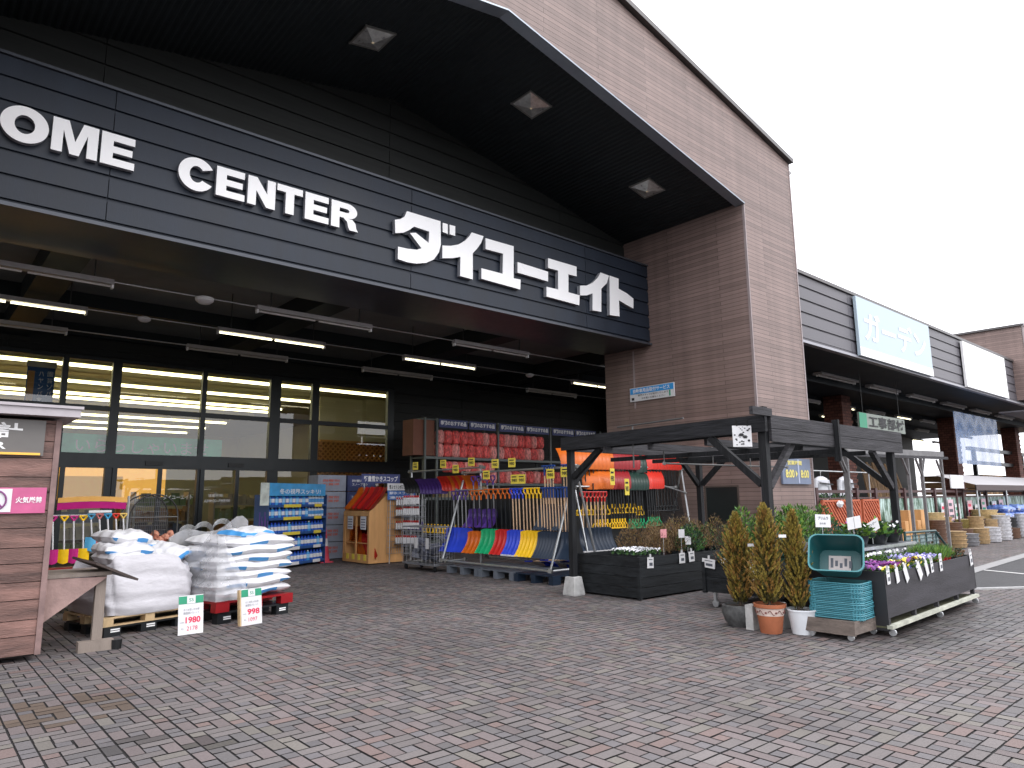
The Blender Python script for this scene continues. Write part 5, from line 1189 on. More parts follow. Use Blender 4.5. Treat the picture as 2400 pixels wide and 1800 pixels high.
# ---- potted plants, each its own thing with a pot and foliage
def foliage(b, c, r_, h_, n, seed, mi=(0,), ln=(.03,.07), wd=(.012,.03), spiky=.6):
    rr = random.Random(seed)
    for i in range(n):
        a = rr.uniform(0, 6.283); q = rr.random()**.5; v = rr.random(); rr_ = r_*q*(.55+.45*math.sin(math.pi*min(1, .2+v*.8)))
        b.mi = rr.choice(mi); leaf(b, (c[0]+rr_*math.cos(a), c[1]+rr_*math.sin(a), c[2]+v*h_*(1-.35*q*q)), (math.cos(a)*q+rr.uniform(-.4,.4), math.sin(a)*q+rr.uniform(-.4,.4), spiky+rr.uniform(-.4,.5)), rr.uniform(*ln), rr.uniform(*wd), rr)
def potted(nm, label, grp, seed, mats_, n, r_, h_, pr=.07, ph=.12, potm=None, ln=(.03,.07), wd=(.012,.03), spiky=.6, flowers=0, fm=None, stems=0):
    o = thing(nm, label, 'plant', (0,0,0), 0, grp); b = MB(); b.lathe((0,0,0), [(0,0),(pr*.75,0),(pr,ph),(pr*.9,ph),(pr*.85,ph*.85),(0,ph*.85)], 12); part('pot', b, potm or P_BLK, o, True, True, 35)
    b = MB(); foliage(b, (0,0,ph*.8), r_, h_, n, seed, tuple(range(len(mats_))), ln, wd, spiky); part('foliage', b, mats_, o, local=True)
    rr = random.Random(seed)
    if stems:
        b = MB()
        for i in range(stems): a = rr.uniform(0,6.28); b.tube((0,0,ph*.8),(r_*.8*math.cos(a),r_*.8*math.sin(a),ph+h_*rr.uniform(.5,1)),.004,4,.002)
        part('stems', b, BARK, o, local=True)
    if flowers:
        b = MB()
        for i in range(flowers):
            a, q = rr.uniform(0,6.28), r_*rr.random()**.5; z = ph+h_*(.62+.4*rr.random()); c = Vector((q*math.cos(a), q*math.sin(a), z)); tl = Vector((rr.uniform(-.7,.7)-.5, rr.uniform(-.7,.3)-.4, rr.uniform(.3,1))).normalized(); s1 = tl.cross(Vector((0,0,1))).normalized(); s2 = tl.cross(s1); s_ = rr.uniform(.018,.03)
            b.mi = rr.randrange(len(fm)); b.add([c+tl*.006]+[c+(s1*math.cos(k*1.2566)+s2*math.sin(k*1.2566))*s_*(1 if k % 2 else .82) for k in range(10)][:5]*1, [(0,1,2),(0,2,3),(0,3,4),(0,4,5),(0,5,1)])
        part('flowers', b, fm, o, local=True)
    return o
def scatter(proto, spots, z, jitter=.02, lab=None):
    for i, (x, y) in enumerate(spots):
        l_ = (x+rnd.uniform(-jitter,jitter), y+rnd.uniform(-jitter,jitter), z)
        if i == 0: proto.location = l_
        else: o = dup(proto, l_, rnd.uniform(0,6.28))
def grid_spots(x0, x1, y0, y1, nx, ny): return [(x0+(x1-x0)*i/max(1,nx-1), y0+(y1-y0)*j/max(1,ny-1)) for i in range(nx) for j in range(ny)]
zA = .565
b = MB(); b.bb(8.98,9.62,7.3,7.86,.6,.615)
for q in range(2): b.bb(8.98,9.62,7.3+.55*q,7.31+.55*q,.616,.68)
b.bb(8.975,8.985,7.311,7.849,.616,.68); b.bb(9.615,9.625,7.311,7.849,.616,.68); solo('nursery_tray', b, P_BLK, 'black nursery tray of white pansies on the near left corner of the long planting box', 'tray', (9.3,7.6,.6))
scatter(potted('white_pansy', 'white flowered pansy in the nursery tray near the dark timber post', 'white pansies in the tray', 1, [LV_GRN, LV_DK], 60, .07, .08, .045, .07, None, (.03,.05), (.02,.035), .3, 9, [FL_W]), grid_spots(9.05,9.55,7.36,7.8,5,4), .617)
scatter(potted('heather', 'bronze brown heather plant in the long black plank planting box', 'bronze heathers', 2, [LV_HEATH, LV_STRAW], 760, .23, .5, .07, .12, None, (.03,.07), (.006,.012), 1.2, stems=8), [(9.75,7.45),(9.95,7.75),(10.25,7.5),(9.8,8.1),(10.3,8.0),(11.1,7.55),(11.4,7.9),(10.95,8.1)], zA)
scatter(potted('dry_shrub', 'straw coloured dry shrub in the long black plank planting box', 'straw coloured shrubs', 3, [LV_STRAW, LV_OLIVE, LV_HEATH], 560, .22, .62, .07, .12, None, (.03,.07), (.007,.014), 1.2, stems=10), [(10.05,8.2),(10.6,7.75),(11.7,7.6),(11.6,8.2),(10.7,8.25)], zA)
scatter(potted('shrub', 'leafy mid green shrub in the long black plank planting box', 'green shrubs in the long box', 4, [LV_GRN, LV_DK], 480, .22, .45, .07, .12, None, (.04,.08), (.016,.03), .8, stems=5), [(10.5,7.4),(10.8,7.5),(11.9,7.9),(11.9,8.3)], zA)
zB = .545
scatter(potted('bushy_shrub', 'tall bright green shrub in the caster planting box behind the conifers', 'bright green shrubs', 5, [LV_GRN, LV_LIME], 760, .32, .78, .08, .14, None, (.05,.09), (.02,.035), .7, stems=8), [(9.7,5.85),(10.1,5.6),(10.5,5.9),(10.9,5.5),(11.2,5.9),(10.0,5.25),(10.6,5.25),(11.4,5.4)], zB)
scatter(potted('bare_shrub', 'brown twiggy shrub in the caster planting box', 'twiggy shrubs', 6, [LV_HEATH, LV_DK], 340, .22, .62, .08, .13, None, (.03,.06), (.008,.014), 1.0, stems=18), [(9.4,5.95),(9.55,6.0),(9.9,6.05)], zB)
scatter(potted('blue_shrub', 'teal leaved shrub in the caster planting box beside the bronze conifer', 'teal shrubs', 7, [LV_BLUEG, LV_DK], 560, .22, .5, .08, .13, None, (.04,.08), (.012,.03), .8), [(9.35,5.2),(9.6,5.3)], zB)
wp = potted('white_wrapped_plant', 'small plant in a printed white sleeve in the caster planting box', 'white sleeved plants', 8, [LV_DK, LV_GRN], 70, .07, .12, .05, .13, M('printed_sleeve', (.62,.62,.66), .5, 0, .5, 30), (.03,.06), (.012,.02), .8)
scatter(wp, [(9.28,5.55),(9.28,5.68),(9.3,5.8),(9.3,5.92),(9.4,5.62),(9.42,5.76),(9.52,5.85),(9.5,5.55),(9.62,5.68),(9.3,5.42)], zB+.02)
# pansy rows at the right
zC = .6
def Cspots(l): return [tuple((TC_ @ Vector((x, y, 0)))[:2]) for x, y in l]
pan = dict(pr=.045, ph=.08, ln=(.025,.05), wd=(.016,.03), spiky=.35)
scatter(potted('purple_pansy', 'purple flowered pansy near the left end of the grey black planting box', 'purple pansies', 11, [LV_DK, LV_GRN], 70, .075, .09, flowers=14, fm=[FL_P, FL_P, FL_K], **pan), Cspots([(.08+.12*i, .1+.13*j) for i in range(7) for j in range(3)]), zC)
scatter(potted('yellow_pansy', 'pale yellow pansy along the front of the grey black planting box', 'yellow pansies', 12, [LV_LIME, LV_GRN], 60, .07, .08, flowers=10, fm=[FL_Y, FL_W], **pan), Cspots([(.15+.24*i, .06) for i in range(6)]+[(1.0+.13*i, .12+.13*j) for i in range(3) for j in range(2)]), zC)
scatter(potted('lilac_pansy', 'lilac and white pansy in the middle of the grey black planting box', 'lilac pansies', 13, [LV_GRN, LV_LIME], 60, .075, .1, flowers=12, fm=[FL_V, FL_W, FL_V], **pan), Cspots([(1.45+.13*i, .1+.13*j) for i in range(7) for j in range(3)]), zC)
scatter(potted('primrose', 'white flowered bright leafed primrose at the back of the grey black planting box', 'white primroses', 14, [LV_LIME, LV_GRN], 80, .09, .12, flowers=9, fm=[FL_W], **pan), Cspots([(1.2+.17*i, .62+.16*j) for i in range(11) for j in range(2)]), zC+.03)
scatter(potted('grassy_plant', 'bright green grassy plant in a red pot at the right of the planting box', 'grassy plants in red pots', 15, [LV_LIME, LV_GRN], 130, .08, .16, pr=.05, ph=.09, potm=P_DRED, ln=(.06,.13), wd=(.005,.009), spiky=1.8), Cspots([(2.45+.13*i, .12+.15*j) for i in range(5) for j in range(3)]), zC)
scatter(potted('dark_seedling', 'dark small leafed plant at the far right end of the planting box', 'dark seedlings', 16, [LV_DK, LV_HEATH], 60, .07, .12, pr=.045, ph=.08), Cspots([(3.15+.13*i, .1+.16*j) for i in range(4) for j in range(3)]), zC)
scatter(potted('cup_of_viola', 'viola in a blue and white printed cup at the front of the planting box', 'violas in printed cups', 17, [LV_DK, LV_GRN], 50, .06, .07, pr=.05, ph=.1, potm=M('printed_cup', (.2,.2,.5), .5, 0, .7, 18), ln=(.025,.05), wd=(.016,.03), spiky=.35, flowers=8, fm=[FL_Y, FL_P]), Cspots([(.95+.12*i, -.0+.07) for i in range(5)]), zC+.03)
# ---- price tags clipped along the box fronts
def clip_tag(p, r_, tilt_, w_, h_, label, marks=True, grp='price tags on the planting boxes'):
    o = thing('price_tag', label, 'price tag', p, 0, grp); r_ = Vector(r_).normalized(); n_ = r_.cross(Vector((0,0,1))); ct, st = math.cos(tilt_), math.sin(tilt_); a1, a2 = r_*ct+Vector((0,0,st)), Vector((0,0,ct))-r_*st; p = Vector(p)
    def pl(x0, x1, z0, z1, off): return [p+a1*x0+a2*z0+n_*off, p+a1*x1+a2*z0+n_*off, p+a1*x1+a2*z1+n_*off, p+a1*x0+a2*z1+n_*off]
    b = MB(); q = pl(-w_/2,w_/2,-h_,0,0); b.prism(q, n_*.004); part('card', b, CARD, o)
    if marks:
        b = MB(); b.add(pl(-w_*.3,w_*.3,-h_*.25,-h_*.17,.0065), [(0,1,2,3)]); b.add(pl(-w_*.2,w_*.32,-h_*.78,-h_*.5,.0065), [(0,1,2,3)]); part('print', b, M('dark_print', (.07,.08,.1), .6), o)
    b = MB(); b.bar(p+a2*.0, p+a2*.05, .012, .03); part('clip', b, CARD, o)
xax = TC_.to_3x3() @ Vector((1,0,0))
for i, (x, tl, w_, h_, mk) in enumerate(((.06,.05,.1,.16,1),(.34,.22,.1,.17,0),(.62,.5,.11,.2,0),(1.1,.62,.13,.22,0),(1.42,.4,.1,.18,0),(1.66,.12,.1,.15,1),(2.05,.05,.11,.16,1),(3.5,.15,.13,.19,1))):
    p = TC_ @ Vector((x, -.03, .735)); clip_tag(p, xax, tl, w_, h_, '%s price tag on the pansy box front, %s from the left' % ('printed' if mk else 'blank tilted', ORD[i]), mk)
for i, (x, z) in enumerate(((9.2,.65),(10.05,.67),(10.32,.68))): clip_tag((x,7.205,z), (1,0,0), .05*(i-1), .16, .17, 'white tag on the front edge of the long plank planting box, %s from the left' % ORD[i])
for i, (y, z, tl) in enumerate(((6.08,.69,-.1),(5.62,.68,.03),(5.42,.62,.03))): clip_tag((9.14,y,z), (0,-1,0), tl, .22 if i != 1 else .13, .13 if i != 2 else .18, 'white tag on the end of the caster planting box, %s from the left' % ORD[i])
for i, (x, y, z, c) in enumerate(((9.7,7.3,1.0,1),(10.2,7.3,.98,0),(10.35,7.28,.86,0))):
    o = thing('plant_sign', ('pink','white','white tilted')[i]+' card on a stick among the heathers of the long box', 'plant sign', (x,y,.6)); part('card', plate(Vector((x,y,z)), (1,-.35,0), .12, .14, .004), M('pink_card', (.7,.3,.32), .6) if c else CARD, o); b = MB(); b.tube((x,y+.01,.58),(x,y+.01,z-.02),.004,5); part('stick', b, GALV, o)
# ---- display table with potted plants behind the baskets
o = thing('display_table', 'dark slatted display table carrying potted plants behind the teal baskets', 'table', (9.6,4.35,0))
b = MB(); b.bb(8.62,11.7,4.15,4.5,.88,.9); part('top', b, M('dark_table_top', (.05,.055,.065), .4, 0, .2, 5), o)
b = MB(); b.bb(8.62,11.7,4.12,4.149,.86,.9); part('edge_trim', b, GALV, o)
for i in range(4):
    b = MB(); x = 10.3+i*.36; b.bb(x,x+.3,4.16,4.45,.7,.878); part('plastic_crate', b, M('grey_crate', (.22,.23,.25), .5), o)
for x in (8.8,11.66):
    b = MB(); b.bb(x-.02,x+.02,4.16,4.4,.545,.879); part('leg', b, WOODB, o)
zt = .902
o = thing('square_bowl', 'white square footed bowl of seedlings on the dark display table', 'planter bowl', (8.8,4.3,zt)); b = MB(); P = [[(8.8+r_*sx_,4.3+r_*sy_,z) for sx_, sy_ in ((-1,-1),(1,-1),(1,1),(-1,1),(-1,-1))] for z, r_ in ((zt,.11),(zt+.02,.11),(zt+.09,.155),(zt+.12,.17),(zt+.12,.15))]; b.grid(P); part('bowl', b, WHITE, o); b = MB(); foliage(b, (8.8,4.3,zt+.08), .13, .13, 160, 31, (0,1), (.03,.06), (.015,.03), .6); part('foliage', b, [LV_GRN, LV_DK], o)
scatter(potted('rosemary', 'dark needle leafed plant in a black pot on the dark display table', 'needle leafed plants', 21, [LV_DK, LV_BLUEG], 260, .1, .28, .08, .13, None, (.03,.06), (.005,.01), 1.2), [(9.18,4.32),(9.42,4.3)], zt)
scatter(potted('cyclamen', 'large leafed green plant in a wide black bowl on the dark display table', 'green plants in wide black bowls', 22, [LV_GRN, LV_LIME, LV_DK], 150, .2, .2, .17, .14, None, (.07,.12), (.04,.07), .3, flowers=6, fm=[FL_W, FL_K]), [(10.12,4.32),(10.72,4.32)], zt)
scatter(potted('begonia', 'plum leafed plant in a black pot at the right end of the display table', None, 23, [LV_DK, M('plum_leaf', (.1,.03,.05), .5, island=.3), LV_GRN], 110, .15, .17, .14, .13, None, (.05,.09), (.03,.05), .4, flowers=5, fm=[FL_W]), [(11.3,4.32)], zt)
for i, (x, z, tl, txt) in enumerate(((8.93,1.28,-.04,'プリムラ'),(9.83,1.23,.12,''),(10.42,1.16,.4,'パンジー'))):
    o = thing('plant_sign', ('white card with bold lettering on a stick over the square bowl','blank lined white card on a stick in the middle of the display table','white card tilted steeply over the wide black bowls')[i], 'plant sign', (x,4.22,zt)); r_ = Vector((math.cos(tl)*.95,-.3,math.sin(tl))).normalized(); u_ = Vector((-r_.z,0,1)).normalized(); u_ = (u_-r_*u_.dot(r_)).normalized(); c = Vector((x,4.22,z)); n_ = r_.cross(u_)
    b = MB(); b.prism([c-r_*.13-u_*.08, c+r_*.13-u_*.08, c+r_*.13+u_*.08, c-r_*.13+u_*.08], -n_*.004); part('card', b, CARD, o)
    b = MB()
    if txt: text(b, txt, c-r_*.09+u_*.015+n_*.002, r_, u_, .18, .04, .03); text(b, '苗各種', c-r_*.06-u_*.045+n_*.002, r_, u_, .1, .025, 0)
    else: b.add([c-r_*.003-u_*.07+n_*.002, c+r_*.003-u_*.07+n_*.002, c+r_*.003+u_*.07+n_*.002, c-r_*.003+u_*.07+n_*.002], [(0,1,2,3)])
    part('lettering', b, M('dark_print', (0,0,0)), o); b = MB(); b.tube((x,4.235,zt+.02),(x,4.235,z-.05),.005,5); part('stick', b, GALV, o)
o = thing('spidery_plant', 'dark spidery plant with drooping blades before the mauve pillar', 'plant', (12.0,6.0,.5)); b = MB()
for i in range(13):
    a = i*.75; k = .75+.25*((i*7) % 5)/4; pts = [(12+.4*k*q*math.cos(a), 6+.4*k*q*math.sin(a), .7+.85*k*(q*1.25 if q < .7 else .875-(q-.7)*.55)) for q in (0,.35,.7,.85,1)]; b.path(pts, .009, 4)
part('blades', b, M('dark_blade', (.03,.025,.025), .7), o); b = MB(); b.lathe((12,6,.5), [(0,0),(.09,0),(.12,.2),(0,.18)], 10); part('pot', b, P_BLK, o)
b = MB(); b.bb(11.75,12.25,5.8,6.2,.0,.499); solo('wooden_riser', b, WOODB, 'dark wooden riser under the spidery plant', 'riser', (12,6,0))
# ---- wooden dolly with teal baskets
DO = thing('dolly', 'weathered plank dolly on casters carrying the stack of teal baskets', 'dolly', (8.44,3.84,0)); DW = M('grey_brown_planks', (.13,.105,.09), .8, 0, .45, 5, .35, 25, island=.2, stretch=(1,1,3))
for nm, d6 in (('front_plank',(8.12,8.78,3.58,3.6,.07,.21)),('back_plank',(8.12,8.78,4.12,4.14,.07,.21)),('end_plank',(8.1,8.119,3.57,4.15,.06,.215)),('end_plank',(8.781,8.8,3.57,4.15,.07,.21))):
    b = MB(); b.bb(*d6); part(nm, b, DW, DO)
b = MB(); b.bb(8.12,8.78,3.601,4.119,.16,.2); part('deck', b, DW, DO)
for x, y in ((8.15,3.64),(8.74,3.64),(8.15,4.08),(8.74,4.08)): b = MB(); b.tube((x-.014,y,.035),(x+.014,y,.035),.035,12); b.bb(x-.02,x+.02,y-.012,y+.012,.036,.07); part('caster', b, GALV, DO)
TEAL = M('teal_wicker', (.05,.22,.27), .45, 0, .12, 6); TEAL2 = M('teal_plastic', (.02,.14,.15), .4, 0, .12, 5)
def rrect(w_, d_, r_, n=5):
    pts = []
    for cx_, cy_, a0 in ((w_/2-r_,d_/2-r_,0),(-w_/2+r_,d_/2-r_,90),(-w_/2+r_,-d_/2+r_,180),(w_/2-r_,-d_/2+r_,270)):
        for i in range(n+1): a = R(a0+90*i/n); pts.append((cx_+r_*math.cos(a), cy_+r_*math.sin(a)))
    return pts+[pts[0]]
bs = None
for i in range(7):
    z = .205+i*.058; lab = 'teal woven basket nested in the stack on the plank dolly'
    if bs is None:
        bs = thing('teal_basket', lab, 'basket', (8.45,3.86,z), R(-86), 'nested teal baskets'); b = MB()
        for k in range(3):
            q = .012+k*.0195; rr_ = rrect(.6-.015*(k % 2), .46-.015*(k % 2), .09); b.path([(x,y,q) for x, y in rr_], .0082, 5)
        for x, y in rrect(.588, .448, .08, 4): b.bb(x-.009,x+.009,y-.009,y+.009,.0,.057)
        part('weave', b, TEAL, bs, True, True); b = MB(); P = [[(x*s_,y*s_,0.004) for x, y in rrect(.57,.43,.08)] for s_ in (1,.02)]; b.grid(P); P = [[(x,y,z_) for x, y in rrect(.565,.425,.08)] for z_ in (.004,.058)]; b.grid(P); part('inner_shell', b, M('teal_shadow_liner', (.015,.09,.1), .6), bs, local=True)
    else: dup(bs, (8.45+rnd.uniform(-.006,.006),3.86+rnd.uniform(-.006,.006),z), R(-86+rnd.uniform(-1,1)))
tb = thing('teal_basket', 'deep teal basket tipped open on top of the nested stack with a notice inside', 'basket', (8.38,3.86,.62)); tb.rotation_euler = (R(62), 0, R(-74)); b = MB()
LO, HI = rrect(.46,.33,.08), rrect(.58,.44,.09); b.grid([[(x,y,0) for x, y in LO],[(x,y,.3) for x, y in HI]]); part('wall', b, TEAL2, tb, True, True, 60); b = MB(); b.grid([[(x*.97,y*.97,.01) for x, y in LO],[(x*.975,y*.975,.3) for x, y in HI]]); part('inner_wall', b, M('teal_inner', (.012,.085,.09), .4, 0, .1, 5), tb, True, True, 60)
b = MB(); b.grid([[(x*.97,y*.97,.012) for x, y in LO],[(0,0,.012)]*len(LO)]); part('floor', b, M('teal_inner', (0,0,0)), tb, local=True); b = MB(); P = [[(x*s_,y*s_,z) for x, y in HI] for s_, z in ((.975,.3),(.975,.315),(1.035,.315),(1.035,.295),(1.0,.29))]; b.grid(P); part('rim', b, M('teal_rim', (.045,.21,.23), .4), tb, True, True, 30)
b = MB(); b.bb(-.12,.12,-.1,.08,.03,.034); nt_ = part('notice', b, M('faded_notice', (.42,.38,.37), .6, 0, .2, 9), tb, local=True); b = MB()
for q in range(5): b.bb(-.1+.05*q,-.07+.05*q,-.07+.02*(q % 2),.05-.03*(q % 3),.035,.036)
part('print', b, M('dark_print', (0,0,0)), nt_, local=True)
tb.location = (8.52,3.86,.8)

# ============================================================ signs on the pillar
o = thing('hours_board', 'slate blue board with yellow opening hours on the mauve pillar front', 'sign', (16.55,8.4,1.9)); b = MB(); b.bb(15.85,17.25,8.37,8.42,1.88,2.5); part('panel', b, M('slate_blue_panel', (.16,.2,.29), .45, 0, .15, 3), o)
b = MB(); text(b, '営業時間', (16.1,8.36,2.34), XR, ZU, .7, .11, .02); text(b, '8:00', (15.98,8.36,2.03), XR, ZU, .42, .2, .03); b.prism([(16.47,8.358,2.05),(16.56,8.358,2.13),(16.47,8.358,2.21)], (0,.008,0)); text(b, '8:00', (16.72,8.36,2.03), XR, ZU, .42, .2, .03); part('lettering', b, M('hours_yellow', (.8,.7,.2), .5), o)
b = MB(); b.bb(16.6,16.66,8.362,8.369,1.9,2.48); part('pale_stripe', b, M('pale_blue_stripe', (.4,.45,.6), .5), o)
o = thing('service_sign', 'blue and white framed service sign on the dark inner face of the pillar', 'sign', (14.95,11.4,4.2)); YL = (0,-1,0); b = MB(); b.bb(14.955,14.985,10.71,12.18,4.19,4.56); part('panel', b, CARD, o)
b = MB(); b.bb(14.948,14.954,10.73,12.16,4.385,4.545); part('blue_field', b, M('bright_blue', (.03,.3,.7), .5), o); b = MB(); text(b, '自動車用品取付サービス', (14.944,12.06,4.41), YL, ZU, 1.22, .11, .02); part('title', b, WHITE, o)
b = MB(); text(b, '専門スタッフが取付いたします', (14.951,11.9,4.31), YL, ZU, 1.0, .055, .01); text(b, 'お気軽にお尋ねください', (14.951,11.78,4.225), YL, ZU, .78, .055, .01); b.bb(14.948,14.953,12.03,12.12,4.22,4.29); part('small_print', b, INK, o)
b = MB(); b.tube((14.953,10.85,4.22),(14.953,10.85,4.34),.022,6); b.blob((14.953,10.85,4.355), (.015,.025,.025), 6, 4); part('green_mark', b, PGREEN, o)

# ============================================================ the garden wing
wing = thing('garden_wing', 'long low garden wing with violet grey lap siding and an open front beyond the pillar', 'building', (33,14,0)); WX = 52
part('fascia', siding(17.52, WX, 5.92, 7.86, 9.0, .385, (21.9,28.7,32.0,38.3,43)), SIDW, wing)
b = MB(); b.bb(17.52,WX,8.94,9.3,7.87,7.97); part('coping', b, COPING, wing); b = MB(); b.bb(17.52,WX,8.96,9.14,5.84,5.915); part('fascia_edge', b, M('pale_edge', (.3,.3,.33), .4, .3), wing)
b = MB(); b.bb(17.52,60,9.15,22,5.87,5.97); part('soffit', b, M('wing_soffit', (.02,.025,.03), .6, 0, .15, 1.5, spec=.25), wing); b = MB(); b.bb(17.52,WX,9.31,22,7.6,7.8); part('roof', b, COPING, wing)
b = MB(); b.bb(24,58,20,20.15,0,5.86).bb(30.01,30.1,19.15,20,0,5.86); part('rear_wall', b, M('wing_rear_wall', (.03,.035,.035), .7, 0, .3, 1), wing)
for y in (11.5,14,16.5):
    b = MB(); b.bb(17.6,58,y-.08,y+.08,5.62,5.869); part('ceiling_beam', b, M('wing_soffit', (0,0,0)), wing)
BRK = plank_mat('brown_brick', (.17,.062,.045), .24, .13, .016, .3, .75)
for i, (xa, ya) in enumerate(((30.1,13),(44,13),(54.5,12.6),(22.8,15.5))):
    b = MB(); b.bb(xa,xa+.85,ya,ya+.8,0,5.865); part('brick_column', b, BRK, wing)
    if i < 3:
        b = MB()
        for k in range(20): b.bb(xa+.851,xa+.9,ya-.02,ya+.82,.2+k*.28,.32+k*.28)
        part('column_courses', b, M('pale_brick_course', (.3,.15,.11), .8), wing)
for i, (xa, xb) in enumerate(((23.74,26.7),(28.03,30.76),(32.15,35),(36.26,39),(40.4,43),(44.6,47.2))): strip_light(xa, xb, 11, 5.76, 0, 'long unlit strip light fixed under the garden wing soffit, %s from the pillar' % ORD[i], 'strip lights of the garden wing', 0, .34)
rr = 0
for y, z, n, x0, st, lit in ((13.6,5.5,8,24,3.4,1),(15.4,5.4,8,25,4.1,1),(17.4,5.2,8,27,3.9,1)):
    for i in range(n): strip_light(x0+i*st, x0+i*st+1.9, y, z, lit and i % 2 == 0, '%s strip light deep in the garden wing, %s of its line, %s line back' % ('glowing' if lit and i % 2 == 0 else 'unlit', ORD[i], ORD[rr]), 'deep strip lights of the garden wing', .3, .2)
    rr += 1
for i, (xa, xb, za, zb, txt) in enumerate(((22.17,28.46,5.9,7.82,'ガーデン'),(32.25,38.05,5.9,7.8,''))):
    o = thing('fascia_sign', ('pale blue sign with white katakana on the garden wing fascia','blank white sign panel farther along the garden wing fascia')[i], 'sign', ((xa+xb)/2,8.9,za)); b = MB(); b.bb(xa,xb,8.86,8.95,za,zb); part('panel', b, M('pale_blue_panel', (.43,.53,.60), .4, 0, .03, 1) if txt else BLANKW, o)
    b = MB(); b.bb(xa,xb,8.85,8.858,za,za+.28); part('white_foot', b, BLANKW, o)
    if txt: b = MB(); text(b, txt, (xa+.45,8.85,za+.55), XR, ZU, 5.3, 1.0, .02); part('lettering', b, BLANKW, o)
# gabled tower at the far end
tw = thing('gable_tower', 'mauve clad gabled tower rising behind the far end of the garden wing', 'building', (46,12,0)); b = MB(); b.prism([(40,8.47,6.0),(60,8.47,6.0),(60,8.47,9.58),(50,8.47,11.6),(40,8.47,9.58)], (0,7,0)); part('wall', b, PLANK, tw)
b = MB(); b.bar((39.9,8.42,9.62),(50,8.42,11.66),.12,.1); b.bar((39.95,8.42,9.63),(39.95,15.6,9.63),.14,.1); part('coping', b, COPING, tw)
b = MB(); b.bb(40.02,40.1,8.4,8.46,6.1,9.5); part('corner_trim', b, M('mauve_trim', (0,0,0)), tw)
o = thing('low_canopy', 'dark low canopy edge with a small white lamp at the far right', 'canopy', (40,8,5.2)); b = MB(); b.bb(36.3,52,7.9,8.9,5.1,5.16); part('slab', b, SIDW, o); b = MB(); b.bb(36.3,52,7.85,7.895,5.08,5.4); part('edge', b, SIDW, o); b = MB(); b.blob((38.8,7.8,5.5), (.12,.08,.08), 8, 5); part('lamp', b, WHITE, o)
# hanging department sign
o = thing('department_sign', 'green and white department sign hung below the garden wing soffit', 'sign', (26,10,3.85)); b = MB(); b.bb(24.4,28.4,10,10.06,3.85,4.4); part('panel', b, M('sign_cream_green', (.2,.23,.2), .5, 0, .1, 2), o); b = MB(); b.bb(24.4,25.0,9.99,9.999,3.86,4.39); part('green_end', b, PGREEN, o); b = MB(); text(b, '工事部材', (25.15,9.98,3.92), XR, ZU, 3.15, .42, .02); part('lettering', b, INK, o)
for x in (24.8,28.0):
    b = MB(); b.tube((x,10.03,4.401),(x,10.03,5.86),.008,6); part('hanger', b, BLACK, o)
# blue translucent strip curtain
o = thing('blue_curtain', 'translucent blue vinyl curtain hanging between the brick columns', 'curtain', (38.5,10.4,2.95)); b = MB(); P = []
for i in range(41): x = 35.4+6.4*i/40; P.append([(x,10.4+.015*math.sin(i*.7),2.95),(x,10.4+.015*math.sin(i*.7+.4),5.3)])
b.grid(P); part('vinyl', b, film_mat('blue_vinyl', (.035,.14,.36), .74), o, True)
# low fence with trellis and printed bamboo panels
RAILM = M('dark_red_rail', (.06,.025,.025), .5, 0, .2, 6); LATR = M('terracotta_trellis', (.52,.13,.06), .7, 0, .2, 10)
o = thing('garden_fence', 'dark red railed fence with screen panels in front of the garden wing', 'fence', (27,8.5,0)); b = MB(); b.bb(17.6,37,8.48,8.54,1.66,1.74); part('top_rail', b, RAILM, o); b = MB(); b.bb(17.6,37,8.48,8.54,1.5,1.54); part('mid_rail', b, RAILM, o)
for x in (17.7,20.1,21.35,23.5,26.1,28.9,31.6,34.2,36.9): b = MB(); b.bb(x-.06,x+.06,8.45,8.57,0,1.8); part('post', b, RAILM, o)
BAMB, t_, N_, l_ = nodes_of('bamboo_print')
tcn = N_.new('ShaderNodeTexCoord'); mpn = N_.new('ShaderNodeMapping'); mpn.inputs['Scale'].default_value = (4.5,1,1.1); l_(tcn.outputs['Object'], mpn.inputs[0])
nzn = N_.new('ShaderNodeTexNoise'); nzn.inputs['Scale'].default_value = 1.6; nzn.inputs['Detail'].default_value = 7; nzn.inputs['Roughness'].default_value = .7; l_(mpn.outputs[0], nzn.inputs['Vector'])
rpn = N_.new('ShaderNodeValToRGB'); el = rpn.color_ramp.elements; el[0].position = .45; el[0].color = (.03,.09,.05,1); el[1].position = .58; el[1].color = (.5,.66,.63,1); l_(nzn.outputs['Fac'], rpn.inputs[0]); l_(rpn.outputs[0], N_['Principled BSDF'].inputs['Base Color'])
for xa, xb in ((21.45,23.4),(23.6,26.0),(26.2,28.8),(29.0,31.5),(31.7,34.1),(34.3,36.8)): b = MB(); b.bb(xa,xb,8.5,8.515,.35,1.49); part('screen_panel', b, BAMB, o)
